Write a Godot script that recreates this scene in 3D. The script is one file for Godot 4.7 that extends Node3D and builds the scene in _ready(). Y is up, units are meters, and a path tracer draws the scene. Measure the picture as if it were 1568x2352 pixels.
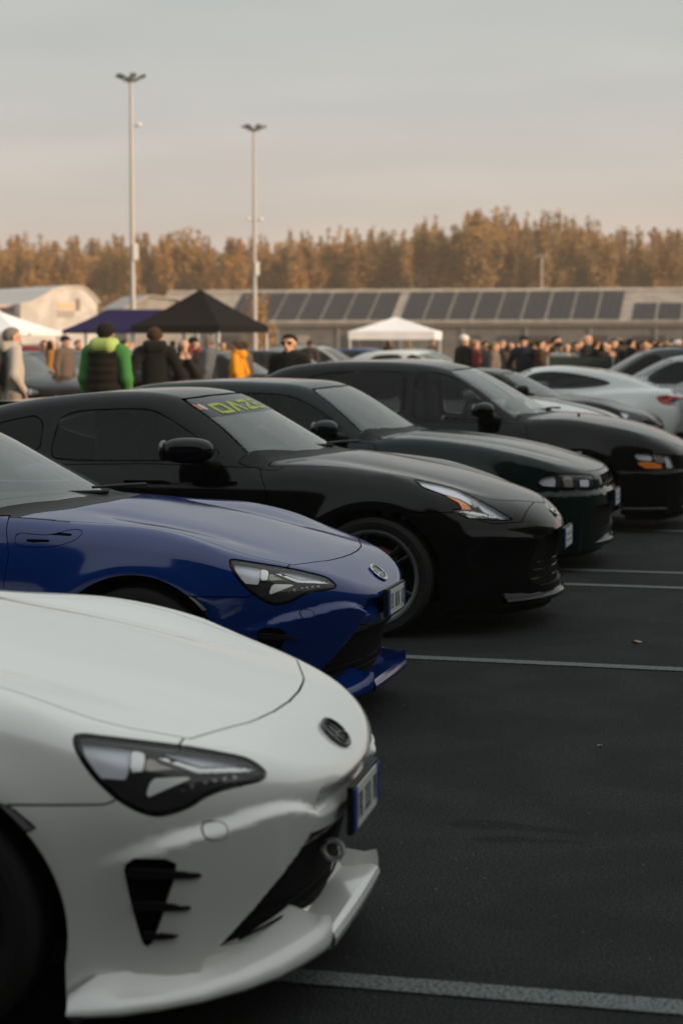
extends Node3D

const F_PX := 4590.0                 # focal length over half the frame height of 1176
const EYE := 1.64
const YAW := 0.2354
const SUN_UP := 11.5
var names := {}
var mats := {}
var meshes := {}
var shapes := {}


func _ready() -> void:
	set_camera()
	set_light()
	var t0 := Time.get_ticks_msec()
	var jobs := []
	for job in [coupe_shapes, sports_shapes, saloon_shapes, sedan_shapes, far_saloon_shapes, far_hatch_shapes, far_coupe_shapes]:
		var th := Thread.new()
		th.start(job)
		jobs.append(th)
	build_ground()
	build_halls()
	build_trees()
	build_masts()
	build_tents()
	var made := []
	for th in jobs:
		made.append(th.wait_to_finish())
	print("cars ready ", Time.get_ticks_msec() - t0)
	place_cars(made)
	build_people()
	build_small_things()
	print("ms ", Time.get_ticks_msec() - t0)


func set_camera() -> void:
	var cam := Camera3D.new()
	cam.name = "camera"
	cam.position = Vector3(0, EYE, 0)
	cam.rotation = Vector3(-atan((1176.0 - 786.0) / F_PX), YAW, 0)
	cam.near = 0.1
	cam.far = 1500.0
	var lens := CameraAttributesPhysical.new()
	lens.frustum_near = 0.1
	lens.frustum_far = 1500.0
	lens.frustum_focal_length = 12.0 * F_PX / 1176.0
	lens.frustum_focus_distance = 8.4
	lens.exposure_aperture = 2.2
	lens.exposure_shutter_speed = 100.0
	cam.attributes = lens
	add_child(cam)


func set_light() -> void:
	var env := Environment.new()
	env.background_mode = Environment.BG_SKY
	var sky := Sky.new()
	var pano := PanoramaSkyMaterial.new()
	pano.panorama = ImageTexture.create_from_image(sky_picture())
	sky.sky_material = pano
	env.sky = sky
	env.tonemap_mode = Environment.TONE_MAPPER_LINEAR
	env.tonemap_exposure = 1.08
	env.sdfgi_enabled = true
	env.ssao_enabled = true
	env.ssil_enabled = true
	env.fog_enabled = true
	env.fog_density = 0.0006
	env.fog_light_color = Color(0.86, 0.80, 0.74)
	var we := WorldEnvironment.new()
	we.name = "world_environment"
	we.environment = env
	add_child(we)
	var sun := DirectionalLight3D.new()
	sun.name = "sun"
	sun.light_energy = 1.6
	sun.light_color = Color(1.0, 0.87, 0.73)
	sun.light_angular_distance = 0.6
	sun.shadow_enabled = true
	var up := deg_to_rad(SUN_UP)
	var to_sun := Vector3(cos(up), sin(up), 0.25)
	sun.basis = Basis.looking_at(-to_sun.normalized(), Vector3.UP)
	add_child(sun)


func sky_picture() -> Image:
	# thin even overcast: warm and dusty low down, greyer above, a veil of streaked cloud
	var w := 1024
	var h := 512
	var im := Image.create(w, h, false, Image.FORMAT_RGBAF)
	var noise := FastNoiseLite.new()
	noise.seed = 7
	noise.frequency = 1.0
	noise.fractal_octaves = 4
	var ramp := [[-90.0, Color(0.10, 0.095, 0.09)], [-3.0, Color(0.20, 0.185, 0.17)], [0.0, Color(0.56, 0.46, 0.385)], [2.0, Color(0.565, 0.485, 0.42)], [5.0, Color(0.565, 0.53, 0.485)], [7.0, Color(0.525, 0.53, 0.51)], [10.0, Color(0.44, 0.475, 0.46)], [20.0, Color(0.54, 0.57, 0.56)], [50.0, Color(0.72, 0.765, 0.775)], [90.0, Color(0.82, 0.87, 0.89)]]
	for j in h:
		var el := 90.0 - (j + 0.5) * 180.0 / h
		var k := 0
		while k < ramp.size() - 2 and el > ramp[k + 1][0]:
			k += 1
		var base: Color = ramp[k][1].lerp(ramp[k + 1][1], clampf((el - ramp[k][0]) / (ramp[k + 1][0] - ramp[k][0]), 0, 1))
		var ce := cos(deg_to_rad(el))
		var se := sin(deg_to_rad(el))
		for i in w:
			var az := TAU * (i + 0.5) / w
			var d := Vector3(sin(az) * ce, se, -cos(az) * ce)
			# a flat layer seen at a slant, so streaks draw together near the horizon
			var s := d / maxf(se + 0.10, 0.05)
			var n := noise.get_noise_3d(s.x * 0.55, s.z * 1.6, 3.0) * 0.55 + noise.get_noise_3d(s.x * 1.6 + 9.0, s.z * 4.0, 8.0) * 0.3
			var m := (1.0 + 0.17 * n * clampf(el / 3.0, 0.0, 1.0)) * (1.0 + 0.05 * d.x)
			var warm := 1.0 + 0.03 * n + 0.025 * d.x
			im.set_pixel(i, j, Color(base.r * m * warm, base.g * m, base.b * m / warm))
	return im
# ---------------------------------------------------------------- kit: names, materials, nodes
func numbered(called: String, under: Node) -> String:
	var key := str(under.get_instance_id()) + called
	names[key] = names.get(key, -1) + 1
	return called if names[key] == 0 else "%s_%03d" % [called, names[key]]


func thing(called: String, label: String, category: String, at := Vector3.ZERO, turn := 0.0, group := "") -> Node3D:
	var o := Node3D.new()
	o.name = numbered(called, self)
	o.position = at
	o.rotation.y = turn
	tag(o, label, category, group)
	add_child(o, true)
	return o


func tag(o: Node, label: String, category: String, group := "") -> void:
	o.set_meta("label", label)
	o.set_meta("category", category)
	if group != "":
		o.set_meta("group", group)


func part(called: String, mesh: Mesh, mat: Material, under: Node, at := Transform3D()) -> MeshInstance3D:
	var o := MeshInstance3D.new()
	o.name = numbered(called, under)
	o.mesh = mesh
	o.material_override = mat
	o.transform = at
	under.add_child(o, true)
	return o


func copy_of(o: Node3D, called: String, label: String, category: String, at: Vector3, turn := 0.0, group := "") -> Node3D:
	var c := o.duplicate()
	c.name = numbered(called, self)
	c.position = at
	c.rotation.y = turn
	tag(c, label, category, group)
	add_child(c, true)
	return c


func structure(called: String, mesh: Mesh, mat: Material, at := Transform3D()) -> MeshInstance3D:
	var o := part(called, mesh, mat, self, at)
	o.set_meta("kind", "structure")
	return o


func lin(r: float, g: float, b: float, a := 1.0) -> Color:      # a real-world base colour
	var c := Color(r, g, b, a).linear_to_srgb()
	return c


func mat(key: String, c: Color, rough := 0.6, metal := 0.0, spec := 0.5) -> StandardMaterial3D:
	if not mats.has(key):
		var m := StandardMaterial3D.new()
		m.resource_name = key
		m.albedo_color = c
		m.roughness = rough
		m.metallic = metal
		m.metallic_specular = spec
		mats[key] = m
	return mats[key]


func paint(key: String, c: Color, rough := 0.4, metal := 0.0, spec := 0.33, coat := 0.0) -> StandardMaterial3D:
	if not mats.has(key):
		var m := mat(key, c, rough, metal, spec)
		if coat > 0.0:
			m.clearcoat_enabled = true
			m.clearcoat = coat
			m.clearcoat_roughness = 0.06
		# dust on the lacquer
		m.roughness_texture = noise_tex("dust", 31, 0.02, 512, [0.0, 0.82, 1.0, 1.0], false, 4)
		m.roughness_texture_channel = BaseMaterial3D.TEXTURE_CHANNEL_RED
		m.uv1_triplanar = true
		m.uv1_scale = Vector3(0.9, 0.9, 0.9)
	return mats[key]


func glass(key: String, c: Color, alpha: float) -> StandardMaterial3D:
	if not mats.has(key):
		var m := mat(key, Color(c.r, c.g, c.b, alpha), 0.03)
		m.transparency = BaseMaterial3D.TRANSPARENCY_ALPHA
	return mats[key]


func noise_tex(key: String, seed_: int, freq: float, size: int, ramp: Array, normal := false, octaves := 4, strength := 4.0) -> Texture2D:
	# ramp: [from, grey, to, grey]
	key = "tex_" + key
	if not mats.has(key):
		var n := FastNoiseLite.new()
		n.noise_type = FastNoiseLite.TYPE_SIMPLEX
		n.seed = seed_
		n.frequency = freq
		n.fractal_octaves = octaves
		var im := n.get_seamless_image(size, size)
		im.convert(Image.FORMAT_RGB8)
		if normal:
			im.convert(Image.FORMAT_RGBA8)
			im.bump_map_to_normal_map(strength)
		elif ramp.size() == 4:
			var data := im.get_data()
			for i in data.size():
				var v := lerpf(ramp[1], ramp[3], smoothstep(ramp[0], ramp[2], data[i] / 255.0))
				data[i] = int(clampf(v, 0, 1) * 255.0)
			im = Image.create_from_data(size, size, false, Image.FORMAT_RGB8, data)
		mats[key] = ImageTexture.create_from_image(im)
	return mats[key]


func spot(px: float, d: float) -> Vector3:
	# the place on the ground at distance d along the view, px across (out of 1568)
	var r := (px - 784.0) / F_PX * d
	return Vector3(r * cos(YAW) - d * sin(YAW), 0, -r * sin(YAW) - d * cos(YAW))


func mesh_box(size: Vector3, centre := Vector3.ZERO) -> ArrayMesh:
	return Shape.new().box(centre - size / 2, centre + size / 2).mesh()
# ---------------------------------------------------------------- mesh library
class Lut:
	var x0 := 0.0
	var inv := 1.0
	var n := 0
	var v := PackedFloat32Array()
	var s := PackedFloat32Array()      # 1 / sqrt(1 + slope^2)
	func _init(pts: Array, step := 0.01, blur := 0) -> void:
		pts = pts.duplicate()
		pts.sort_custom(func(a, b): return a[0] < b[0])
		x0 = pts[0][0]
		inv = 1.0 / step
		n = int(ceil((pts[-1][0] - x0) / step)) + 1
		v.resize(n)
		var m := []
		for i in pts.size():
			var a = pts[max(i - 1, 0)]
			var b = pts[min(i + 1, pts.size() - 1)]
			m.append((b[1] - a[1]) / (b[0] - a[0]))
		var k := 0
		for i in n:
			var x := x0 + i * step
			while k < pts.size() - 2 and x > pts[k + 1][0]:
				k += 1
			var h: float = pts[k + 1][0] - pts[k][0]
			var t := clampf((x - pts[k][0]) / h, 0.0, 1.0)
			var t2 := t * t
			var t3 := t2 * t
			v[i] = (2 * t3 - 3 * t2 + 1) * pts[k][1] + (t3 - 2 * t2 + t) * h * m[k] + (-2 * t3 + 3 * t2) * pts[k + 1][1] + (t3 - t2) * h * m[k + 1]
		for pass_ in 2:
			if blur > 0:
				var w := PackedFloat32Array()
				w.resize(n)
				for i in n:
					var r := mini(blur, mini(i, n - 1 - i))
					var sum := 0.0
					for j in range(i - r, i + r + 1):
						sum += v[j]
					w[i] = sum / (2 * r + 1)
				v = w
		s.resize(n)
		for i in n:
			var d := (v[mini(i + 1, n - 1)] - v[maxi(i - 1, 0)]) / (2 * step)
			s[i] = 1.0 / sqrt(1.0 + d * d)
	func at(x: float) -> float:
		var u := (x - x0) * inv
		if u <= 0.0:
			return v[0]
		if u >= n - 1:
			return v[n - 1]
		var i := clampi(int(u + 0.5), 1, n - 2)
		var t := u - i                  # a quadratic B-spline, so that slopes run on smoothly
		return 0.5 * (0.5 - t) * (0.5 - t) * v[i - 1] + (0.75 - t * t) * v[i] + 0.5 * (0.5 + t) * (0.5 + t) * v[i + 1]
	func sl(x: float) -> float:
		var u := clampf((x - x0) * inv, 0.5, n - 1.501)
		var i := clampi(int(u + 0.5), 1, n - 2)
		var t := u - i
		return 0.5 * (0.5 - t) * (0.5 - t) * s[i - 1] + (0.75 - t * t) * s[i] + 0.5 * (0.5 + t) * (0.5 + t) * s[i + 1]


class Shape:                            # a triangle mesh
	var v := PackedVector3Array()
	var n := PackedVector3Array()
	var t := PackedInt32Array()
	func add(o: Shape) -> Shape:
		var k := v.size()
		v.append_array(o.v)
		n.append_array(o.n)
		for i in o.t:
			t.append(i + k)
		return self
	func mirrored() -> Shape:
		var r := Shape.new()
		var f := Vector3(1, 1, -1)
		r.v.resize(v.size())
		r.n.resize(v.size())
		for i in v.size():
			r.v[i] = v[i] * f
			r.n[i] = n[i] * f
		r.t.resize(t.size())
		for i in range(0, t.size(), 3):
			r.t[i] = t[i]
			r.t[i + 1] = t[i + 2]
			r.t[i + 2] = t[i + 1]
		return r
	func both() -> Shape:
		var r := mirrored()
		return r.add(self)
	func offset(d: float) -> Shape:
		var r := Shape.new()
		r.v.resize(v.size())
		for i in v.size():
			r.v[i] = v[i] + n[i] * d
		r.n = n.duplicate()
		r.t = t.duplicate()
		return r
	func moved(x: Transform3D) -> Shape:
		var r := Shape.new()
		r.v = x * v
		r.n.resize(v.size())
		for i in v.size():
			r.n[i] = (x.basis * n[i]).normalized()
		r.t = t.duplicate()
		return r
	func tri(a: Vector3, b: Vector3, c: Vector3, na: Vector3, nb: Vector3, nc: Vector3) -> void:
		var k := v.size()
		v.append(a); v.append(b); v.append(c)
		n.append(na); n.append(nb); n.append(nc)
		if (b - a).cross(c - a).dot(na + nb + nc) > 0:
			t.append(k); t.append(k + 2); t.append(k + 1)
		else:
			t.append(k); t.append(k + 1); t.append(k + 2)
	func quad(a: Vector3, b: Vector3, c: Vector3, d: Vector3, towards := Vector3.ZERO) -> void:
		var m := (b - a).cross(d - a)
		if m.length_squared() < 1e-14:
			m = (c - b).cross(d - b)
		m = m.normalized()
		if towards != Vector3.ZERO and m.dot(towards) < 0:
			m = -m
		tri(a, b, c, m, m, m)
		tri(a, c, d, m, m, m)
	func box(lo: Vector3, hi: Vector3) -> Shape:
		var p := []
		for i in 8:
			p.append(Vector3(hi.x if i & 1 else lo.x, hi.y if i & 2 else lo.y, hi.z if i & 4 else lo.z))
		for q in [[0, 1, 3, 2, Vector3.FORWARD], [4, 5, 7, 6, Vector3.BACK], [0, 2, 6, 4, Vector3.LEFT], [1, 3, 7, 5, Vector3.RIGHT], [0, 1, 5, 4, Vector3.DOWN], [2, 3, 7, 6, Vector3.UP]]:
			quad(p[q[0]], p[q[1]], p[q[2]], p[q[3]], q[4])
		return self
	func strip(rows: Array, closed := false, smooth_across := false) -> Shape:
		# a skin over rows of points; smooth along, flat (or smooth) across
		var w: int = rows[0].size()
		var last := w if closed else w - 1
		var fn := {}
		for i in rows.size() - 1:
			for k in last:
				var a: Vector3 = rows[i][k]
				var b: Vector3 = rows[i][(k + 1) % w]
				var c: Vector3 = rows[i + 1][(k + 1) % w]
				var d: Vector3 = rows[i + 1][k]
				fn[i * w + k] = (c - a).cross(b - d).normalized()
		for i in rows.size() - 1:
			for k in last:
				var nn := []
				for q in [[i, k], [i, k + 1], [i + 1, k + 1], [i + 1, k]]:
					var s := Vector3.ZERO
					for di in [-1, 0]:
						for dk in ([-1, 0] if smooth_across else [k - q[1]]):
							var kk: int = q[1] + dk
							if closed:
								kk = posmod(kk, w)
							s += fn.get((q[0] + di) * w + kk, Vector3.ZERO) if kk >= 0 and kk < last else Vector3.ZERO
					nn.append(s.normalized() if s.length_squared() > 1e-9 else fn[i * w + k])
				var a: Vector3 = rows[i][k]
				var b: Vector3 = rows[i][(k + 1) % w]
				var c: Vector3 = rows[i + 1][(k + 1) % w]
				var d: Vector3 = rows[i + 1][k]
				tri(a, b, c, nn[0], nn[1], nn[2])
				tri(a, c, d, nn[0], nn[2], nn[3])
		return self
	func lathe(profile: Array, turns := 24, at := Transform3D()) -> Shape:
		# profile of [radius, height] round the y axis of at
		var rows := []
		for i in turns + 1:
			var a := TAU * i / turns
			var row := []
			for q in profile:
				row.append(at * Vector3(cos(a) * q[0], q[1], sin(a) * q[0]))
			rows.append(row)
		return strip(rows)
	func tube(path: Array, r: float, sides := 8, r_end := -1.0) -> Shape:
		var rows := []
		for i in path.size():
			var d: Vector3 = (path[mini(i + 1, path.size() - 1)] - path[maxi(i - 1, 0)]).normalized()
			var u := d.cross(Vector3.UP if absf(d.y) < 0.9 else Vector3.RIGHT).normalized()
			var w := u.cross(d)
			var rr := r if r_end < 0 else lerpf(r, r_end, float(i) / (path.size() - 1))
			var row := []
			for k in sides:
				var a := TAU * k / sides
				row.append(path[i] + (u * cos(a) + w * sin(a)) * rr)
			rows.append(row)
		strip(rows, true, true)
		for e in [0, path.size() - 1]:
			for k in range(1, sides - 1):
				tri(rows[e][0], rows[e][k], rows[e][k + 1], path[e] - path[1 - e if e == 0 else e - 1], path[e] - path[1 - e if e == 0 else e - 1], path[e] - path[1 - e if e == 0 else e - 1])
		return self
	func ball(c: Vector3, r: Vector3, power := 1.0, n := 14) -> Shape:
		# an ellipsoid; power below 1 makes it boxier
		var rows := []
		for i in n + 1:
			var la := -PI / 2 + PI * i / n
			var row := []
			for k in n * 2:
				var lo := TAU * k / (n * 2)
				var d := Vector3(cos(la) * cos(lo), sin(la), cos(la) * sin(lo))
				d = Vector3(signf(d.x) * pow(absf(d.x), power), signf(d.y) * pow(absf(d.y), power), signf(d.z) * pow(absf(d.z), power))
				row.append(c + d * r)
			rows.append(row)
		return strip(rows, true, true)
	func slab(poly: Array, z0: float, z1: float) -> Shape:
		# an outline in x, y given thickness along z
		var pv := PackedVector2Array()
		for q in poly:
			pv.append(Vector2(q[0], q[1]))
		var idx := Geometry2D.triangulate_polygon(pv)
		for zz in [z0, z1]:
			var nn := Vector3(0, 0, signf(zz - (z0 + z1) / 2))
			for i in range(0, idx.size(), 3):
				tri(Vector3(pv[idx[i]].x, pv[idx[i]].y, zz), Vector3(pv[idx[i + 1]].x, pv[idx[i + 1]].y, zz), Vector3(pv[idx[i + 2]].x, pv[idx[i + 2]].y, zz), nn, nn, nn)
		var turn := 1.0 if Geometry2D.is_polygon_clockwise(pv) else -1.0
		for i in pv.size():
			var a := pv[i]
			var b := pv[(i + 1) % pv.size()]
			var e := b - a
			quad(Vector3(a.x, a.y, z0), Vector3(b.x, b.y, z0), Vector3(b.x, b.y, z1), Vector3(a.x, a.y, z1), Vector3(-e.y, e.x, 0) * turn)
		return self
	func mesh() -> ArrayMesh:
		var a := []
		a.resize(Mesh.ARRAY_MAX)
		a[Mesh.ARRAY_VERTEX] = v
		a[Mesh.ARRAY_NORMAL] = n
		a[Mesh.ARRAY_INDEX] = t
		var m := ArrayMesh.new()
		m.add_surface_from_arrays(Mesh.PRIMITIVE_TRIANGLES, a)
		return m


class Cutter:
	# a closed outline in one of three charts: 0 side (x, y), 1 front (z, y), 2 top (x, z), 3 side from a little in front and above
	var chart := 0
	var p := PackedVector2Array()
	var lo := Vector3(-99, -99, -99)
	var hi := Vector3(99, 99, 99)
	var box := Rect2()
	var skew := Vector3(0.28, 0.2, 0.68)   # chart 3: side, seen along this slope from the plane z = skew.z
	func _init(chart_: int, pts: Array, round_ := 0, lo_ = null, hi_ = null) -> void:
		chart = chart_
		for q in pts:
			p.append(Vector2(q[0], q[1]))
		for k in round_:                    # Chaikin corner rounding
			var r := PackedVector2Array()
			for i in p.size():
				var a := p[i]
				var b := p[(i + 1) % p.size()]
				r.append(a.lerp(b, 0.22))
				r.append(a.lerp(b, 0.78))
			p = r
		box = Rect2(p[0], Vector2.ZERO)
		for q in p:
			box = box.expand(q)
		box = box.grow(0.06)
		if lo_ != null:
			lo = lo_
		if hi_ != null:
			hi = hi_
	func sd(q: Vector3) -> float:           # below 0 inside
		var u := Vector2(q.x, q.y) if chart == 0 else Vector2(absf(q.z), q.y) if chart == 1 else Vector2(q.x, absf(q.z)) if chart == 2 else Vector2(q.x + (skew.z - absf(q.z)) * skew.x, q.y + (skew.z - absf(q.z)) * skew.y)
		if not box.has_point(u):
			return 1.0
		if q.x < lo.x or q.y < lo.y or q.z < lo.z or q.x > hi.x or q.y > hi.y or q.z > hi.z:
			return 1.0
		var best := 1e9
		var inside := false
		var a := p[p.size() - 1]
		for b in p:
			var e := b - a
			var w := u - a
			var h := clampf(w.dot(e) / maxf(e.length_squared(), 1e-12), 0.0, 1.0)
			best = minf(best, (w - e * h).length_squared())
			if (a.y > u.y) != (b.y > u.y) and u.x < e.x * (u.y - a.y) / e.y + a.x:
				inside = not inside
			a = b
		return -sqrt(best) if inside else sqrt(best)


static func part_of(m: Shape, c, iso: float, inside: bool, edge = null) -> Shape:
	# the piece of m where c's distance is below iso (or above it); the cut's segments go to edge
	var val := PackedFloat32Array()
	val.resize(m.v.size())
	var sign_ := 1.0 if inside else -1.0
	for i in m.v.size():
		val[i] = (c.sd(m.v[i]) - iso) * sign_
	return keep_below(m, val, edge)


static func keep_below(m: Shape, val: PackedFloat32Array, edge = null) -> Shape:
	var r := Shape.new()
	var map := PackedInt32Array()
	map.resize(m.v.size())
	map.fill(-1)
	var cuts := {}
	var count := m.v.size()
	var id := [0, 0, 0]
	for i in range(0, m.t.size(), 3):
		var a := m.t[i]
		var b := m.t[i + 1]
		var c := m.t[i + 2]
		var ins := int(val[a] < 0) + int(val[b] < 0) + int(val[c] < 0)
		if ins == 0:
			continue
		id = [a, b, c]
		var poly := PackedInt32Array()
		var cut := PackedInt32Array()
		for k in 3:
			var p: int = id[k]
			var q: int = id[(k + 1) % 3]
			if val[p] < 0:
				if map[p] < 0:
					map[p] = r.v.size()
					r.v.append(m.v[p])
					r.n.append(m.n[p])
				poly.append(map[p])
			if (val[p] < 0) != (val[q] < 0):
				var key := mini(p, q) * count + maxi(p, q)
				if not cuts.has(key):
					var h := val[p] / (val[p] - val[q])
					cuts[key] = r.v.size()
					r.v.append(m.v[p].lerp(m.v[q], h))
					r.n.append(m.n[p].lerp(m.n[q], h).normalized())
				poly.append(cuts[key])
				cut.append(cuts[key])
		for k in range(1, poly.size() - 1):
			r.t.append(poly[0]); r.t.append(poly[k]); r.t.append(poly[k + 1])
		if edge != null and cut.size() == 2:
			edge.append(r.v[cut[0]]); edge.append(r.v[cut[1]])
			edge.append(r.n[cut[0]]); edge.append(r.n[cut[1]])
	return r


static func skirt(edge: Array, depth: float, along := Vector3.ZERO) -> Shape:
	# walls that go in from a cut
	var r := Shape.new()
	for i in range(0, edge.size(), 4):
		var a: Vector3 = edge[i]
		var b: Vector3 = edge[i + 1]
		var da: Vector3 = -edge[i + 2] * depth if along == Vector3.ZERO else along
		var db: Vector3 = -edge[i + 3] * depth if along == Vector3.ZERO else along
		r.quad(a, b, b + db, a + da)
	return r


class Net:
	# surface nets over an uneven grid of a field that mirrors in z: the half with z >= 0
	static func axis(stops: Array) -> PackedFloat32Array:   # [[from, step], ..., [end, 0]]
		var r := PackedFloat32Array()
		for i in stops.size() - 1:
			var n := maxi(1, int(round((stops[i + 1][0] - stops[i][0]) / stops[i][1])))
			for k in n:
				r.append(stops[i][0] + (stops[i + 1][0] - stops[i][0]) * k / n)
		r.append(stops[-1][0])
		while r.size() % 4 != 1:
			r.append(r[-1] + stops[-2][1])
		return r

	static func build(field, xs: PackedFloat32Array, ys: PackedFloat32Array, zs: PackedFloat32Array, mirror := true) -> Shape:
		var nx := xs.size()
		var ny := ys.size()
		var nz := zs.size()
		var val := PackedFloat32Array()
		val.resize(nx * ny * nz)
		val.fill(1e9)
		var cell := PackedInt32Array()
		cell.resize(nx * ny * nz)
		cell.fill(-1)
		var sx := ny * nz
		var sy := nz
		for i in range(0, nx, 4):
			for j in range(0, ny, 4):
				for k in range(0, nz, 4):
					val[i * sx + j * sy + k] = field.f(xs[i], ys[j], zs[k])
		var blocks := []
		for i in range(0, nx - 1, 4):
			for j in range(0, ny - 1, 4):
				for k in range(0, nz - 1, 4):
					var lo := 1e9
					var near := 1e9
					var hi := -1e9
					for c in 8:
						var w := val[(i + (c & 1) * 4) * sx + (j + ((c >> 1) & 1) * 4) * sy + k + (c >> 2) * 4]
						lo = minf(lo, w)
						hi = maxf(hi, w)
						near = minf(near, absf(w))
					var diag := Vector3(xs[i + 4] - xs[i], ys[j + 4] - ys[j], zs[k + 4] - zs[k]).length()
					if lo < 0 and hi > 0 or near < diag * 0.8:
						blocks.append([i, j, k])
		for b in blocks:
			for i in range(b[0], b[0] + 5):
				for j in range(b[1], b[1] + 5):
					var at: int = i * sx + j * sy
					for k in range(b[2], b[2] + 5):
						if val[at + k] == 1e9:
							val[at + k] = field.f(xs[i], ys[j], zs[k])
		var r := Shape.new()
		var where := PackedInt32Array()
		var off := PackedInt32Array()
		for c in 8:
			off.append((c & 1) * sx + ((c >> 1) & 1) * sy + (c >> 2))
		for b in blocks:
			for i in range(b[0], b[0] + 4):
				for j in range(b[1], b[1] + 4):
					for k in range(b[2], b[2] + 4):
						var at: int = i * sx + j * sy + k
						var neg := 0
						for c in 8:
							neg += int(val[at + off[c]] < 0)
						if neg == 0 or neg == 8:
							continue
						var sum := Vector3.ZERO
						var m := 0
						for e in 12:
							var d := e >> 2
							var c0: int = [0, 2, 4, 6][e & 3] if d == 0 else [0, 1, 4, 5][e & 3] if d == 1 else [0, 1, 2, 3][e & 3]
							var c1 := c0 + (1 << d)
							var v0 := val[at + off[c0]]
							var v1 := val[at + off[c1]]
							if (v0 < 0) != (v1 < 0):
								var h := v0 / (v0 - v1)
								var a := Vector3(xs[i + (c0 & 1)], ys[j + ((c0 >> 1) & 1)], zs[k + (c0 >> 2)])
								var bb := Vector3(xs[i + (c1 & 1)], ys[j + ((c1 >> 1) & 1)], zs[k + (c1 >> 2)])
								sum += a.lerp(bb, h)
								m += 1
						cell[at] = r.v.size()
						r.v.append(sum / m)
						where.append(at)
		# onto the surface, with the field's own normals
		r.n.resize(r.v.size())
		for i in r.v.size():
			var p := r.v[i]
			var centre := mirror and where[i] % nz == 0
			if centre:
				p.z = 0.0
			var g := Vector3.UP
			for pass_ in 2:
				var w: float = field.f(p.x, p.y, p.z)
				g = Vector3(field.f(p.x + 0.003, p.y, p.z) - w, field.f(p.x, p.y + 0.003, p.z) - w, 0.0 if centre else field.f(p.x, p.y, p.z + 0.003) - w) / 0.003
				var l := maxf(g.length_squared(), 0.05)
				p -= g * clampf(w / l, -0.02, 0.02)
			r.v[i] = p
			r.n[i] = g.normalized()
		for q in where.size():
			var at := where[q]
			var i := at / sx
			var j := (at / sy) % ny
			var k := at % nz
			var neg0 := val[at] < 0
			if j > 0 and k > 0 and (val[at + sx] < 0) != neg0:
				face(r, cell[at], cell[at - sy], cell[at - sy - 1], cell[at - 1])
			if i > 0 and k > 0 and (val[at + sy] < 0) != neg0:
				face(r, cell[at], cell[at - sx], cell[at - sx - 1], cell[at - 1])
			if i > 0 and j > 0 and (val[at + 1] < 0) != neg0:
				face(r, cell[at], cell[at - sx], cell[at - sx - sy], cell[at - sy])
		return r

	static func face(r: Shape, a: int, b: int, c: int, d: int) -> void:
		if a < 0 or b < 0 or c < 0 or d < 0:
			return
		var m := (r.v[c] - r.v[a]).cross(r.v[d] - r.v[b])
		if m.dot(r.n[a] + r.n[b] + r.n[c] + r.n[d]) > 0:     # clockwise seen from outside
			var s := b
			b = d
			d = s
		if r.v[a].distance_squared_to(r.v[c]) < r.v[b].distance_squared_to(r.v[d]):
			r.t.append_array([a, b, c, a, c, d])
		else:
			r.t.append_array([a, b, d, b, c, d])


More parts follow.
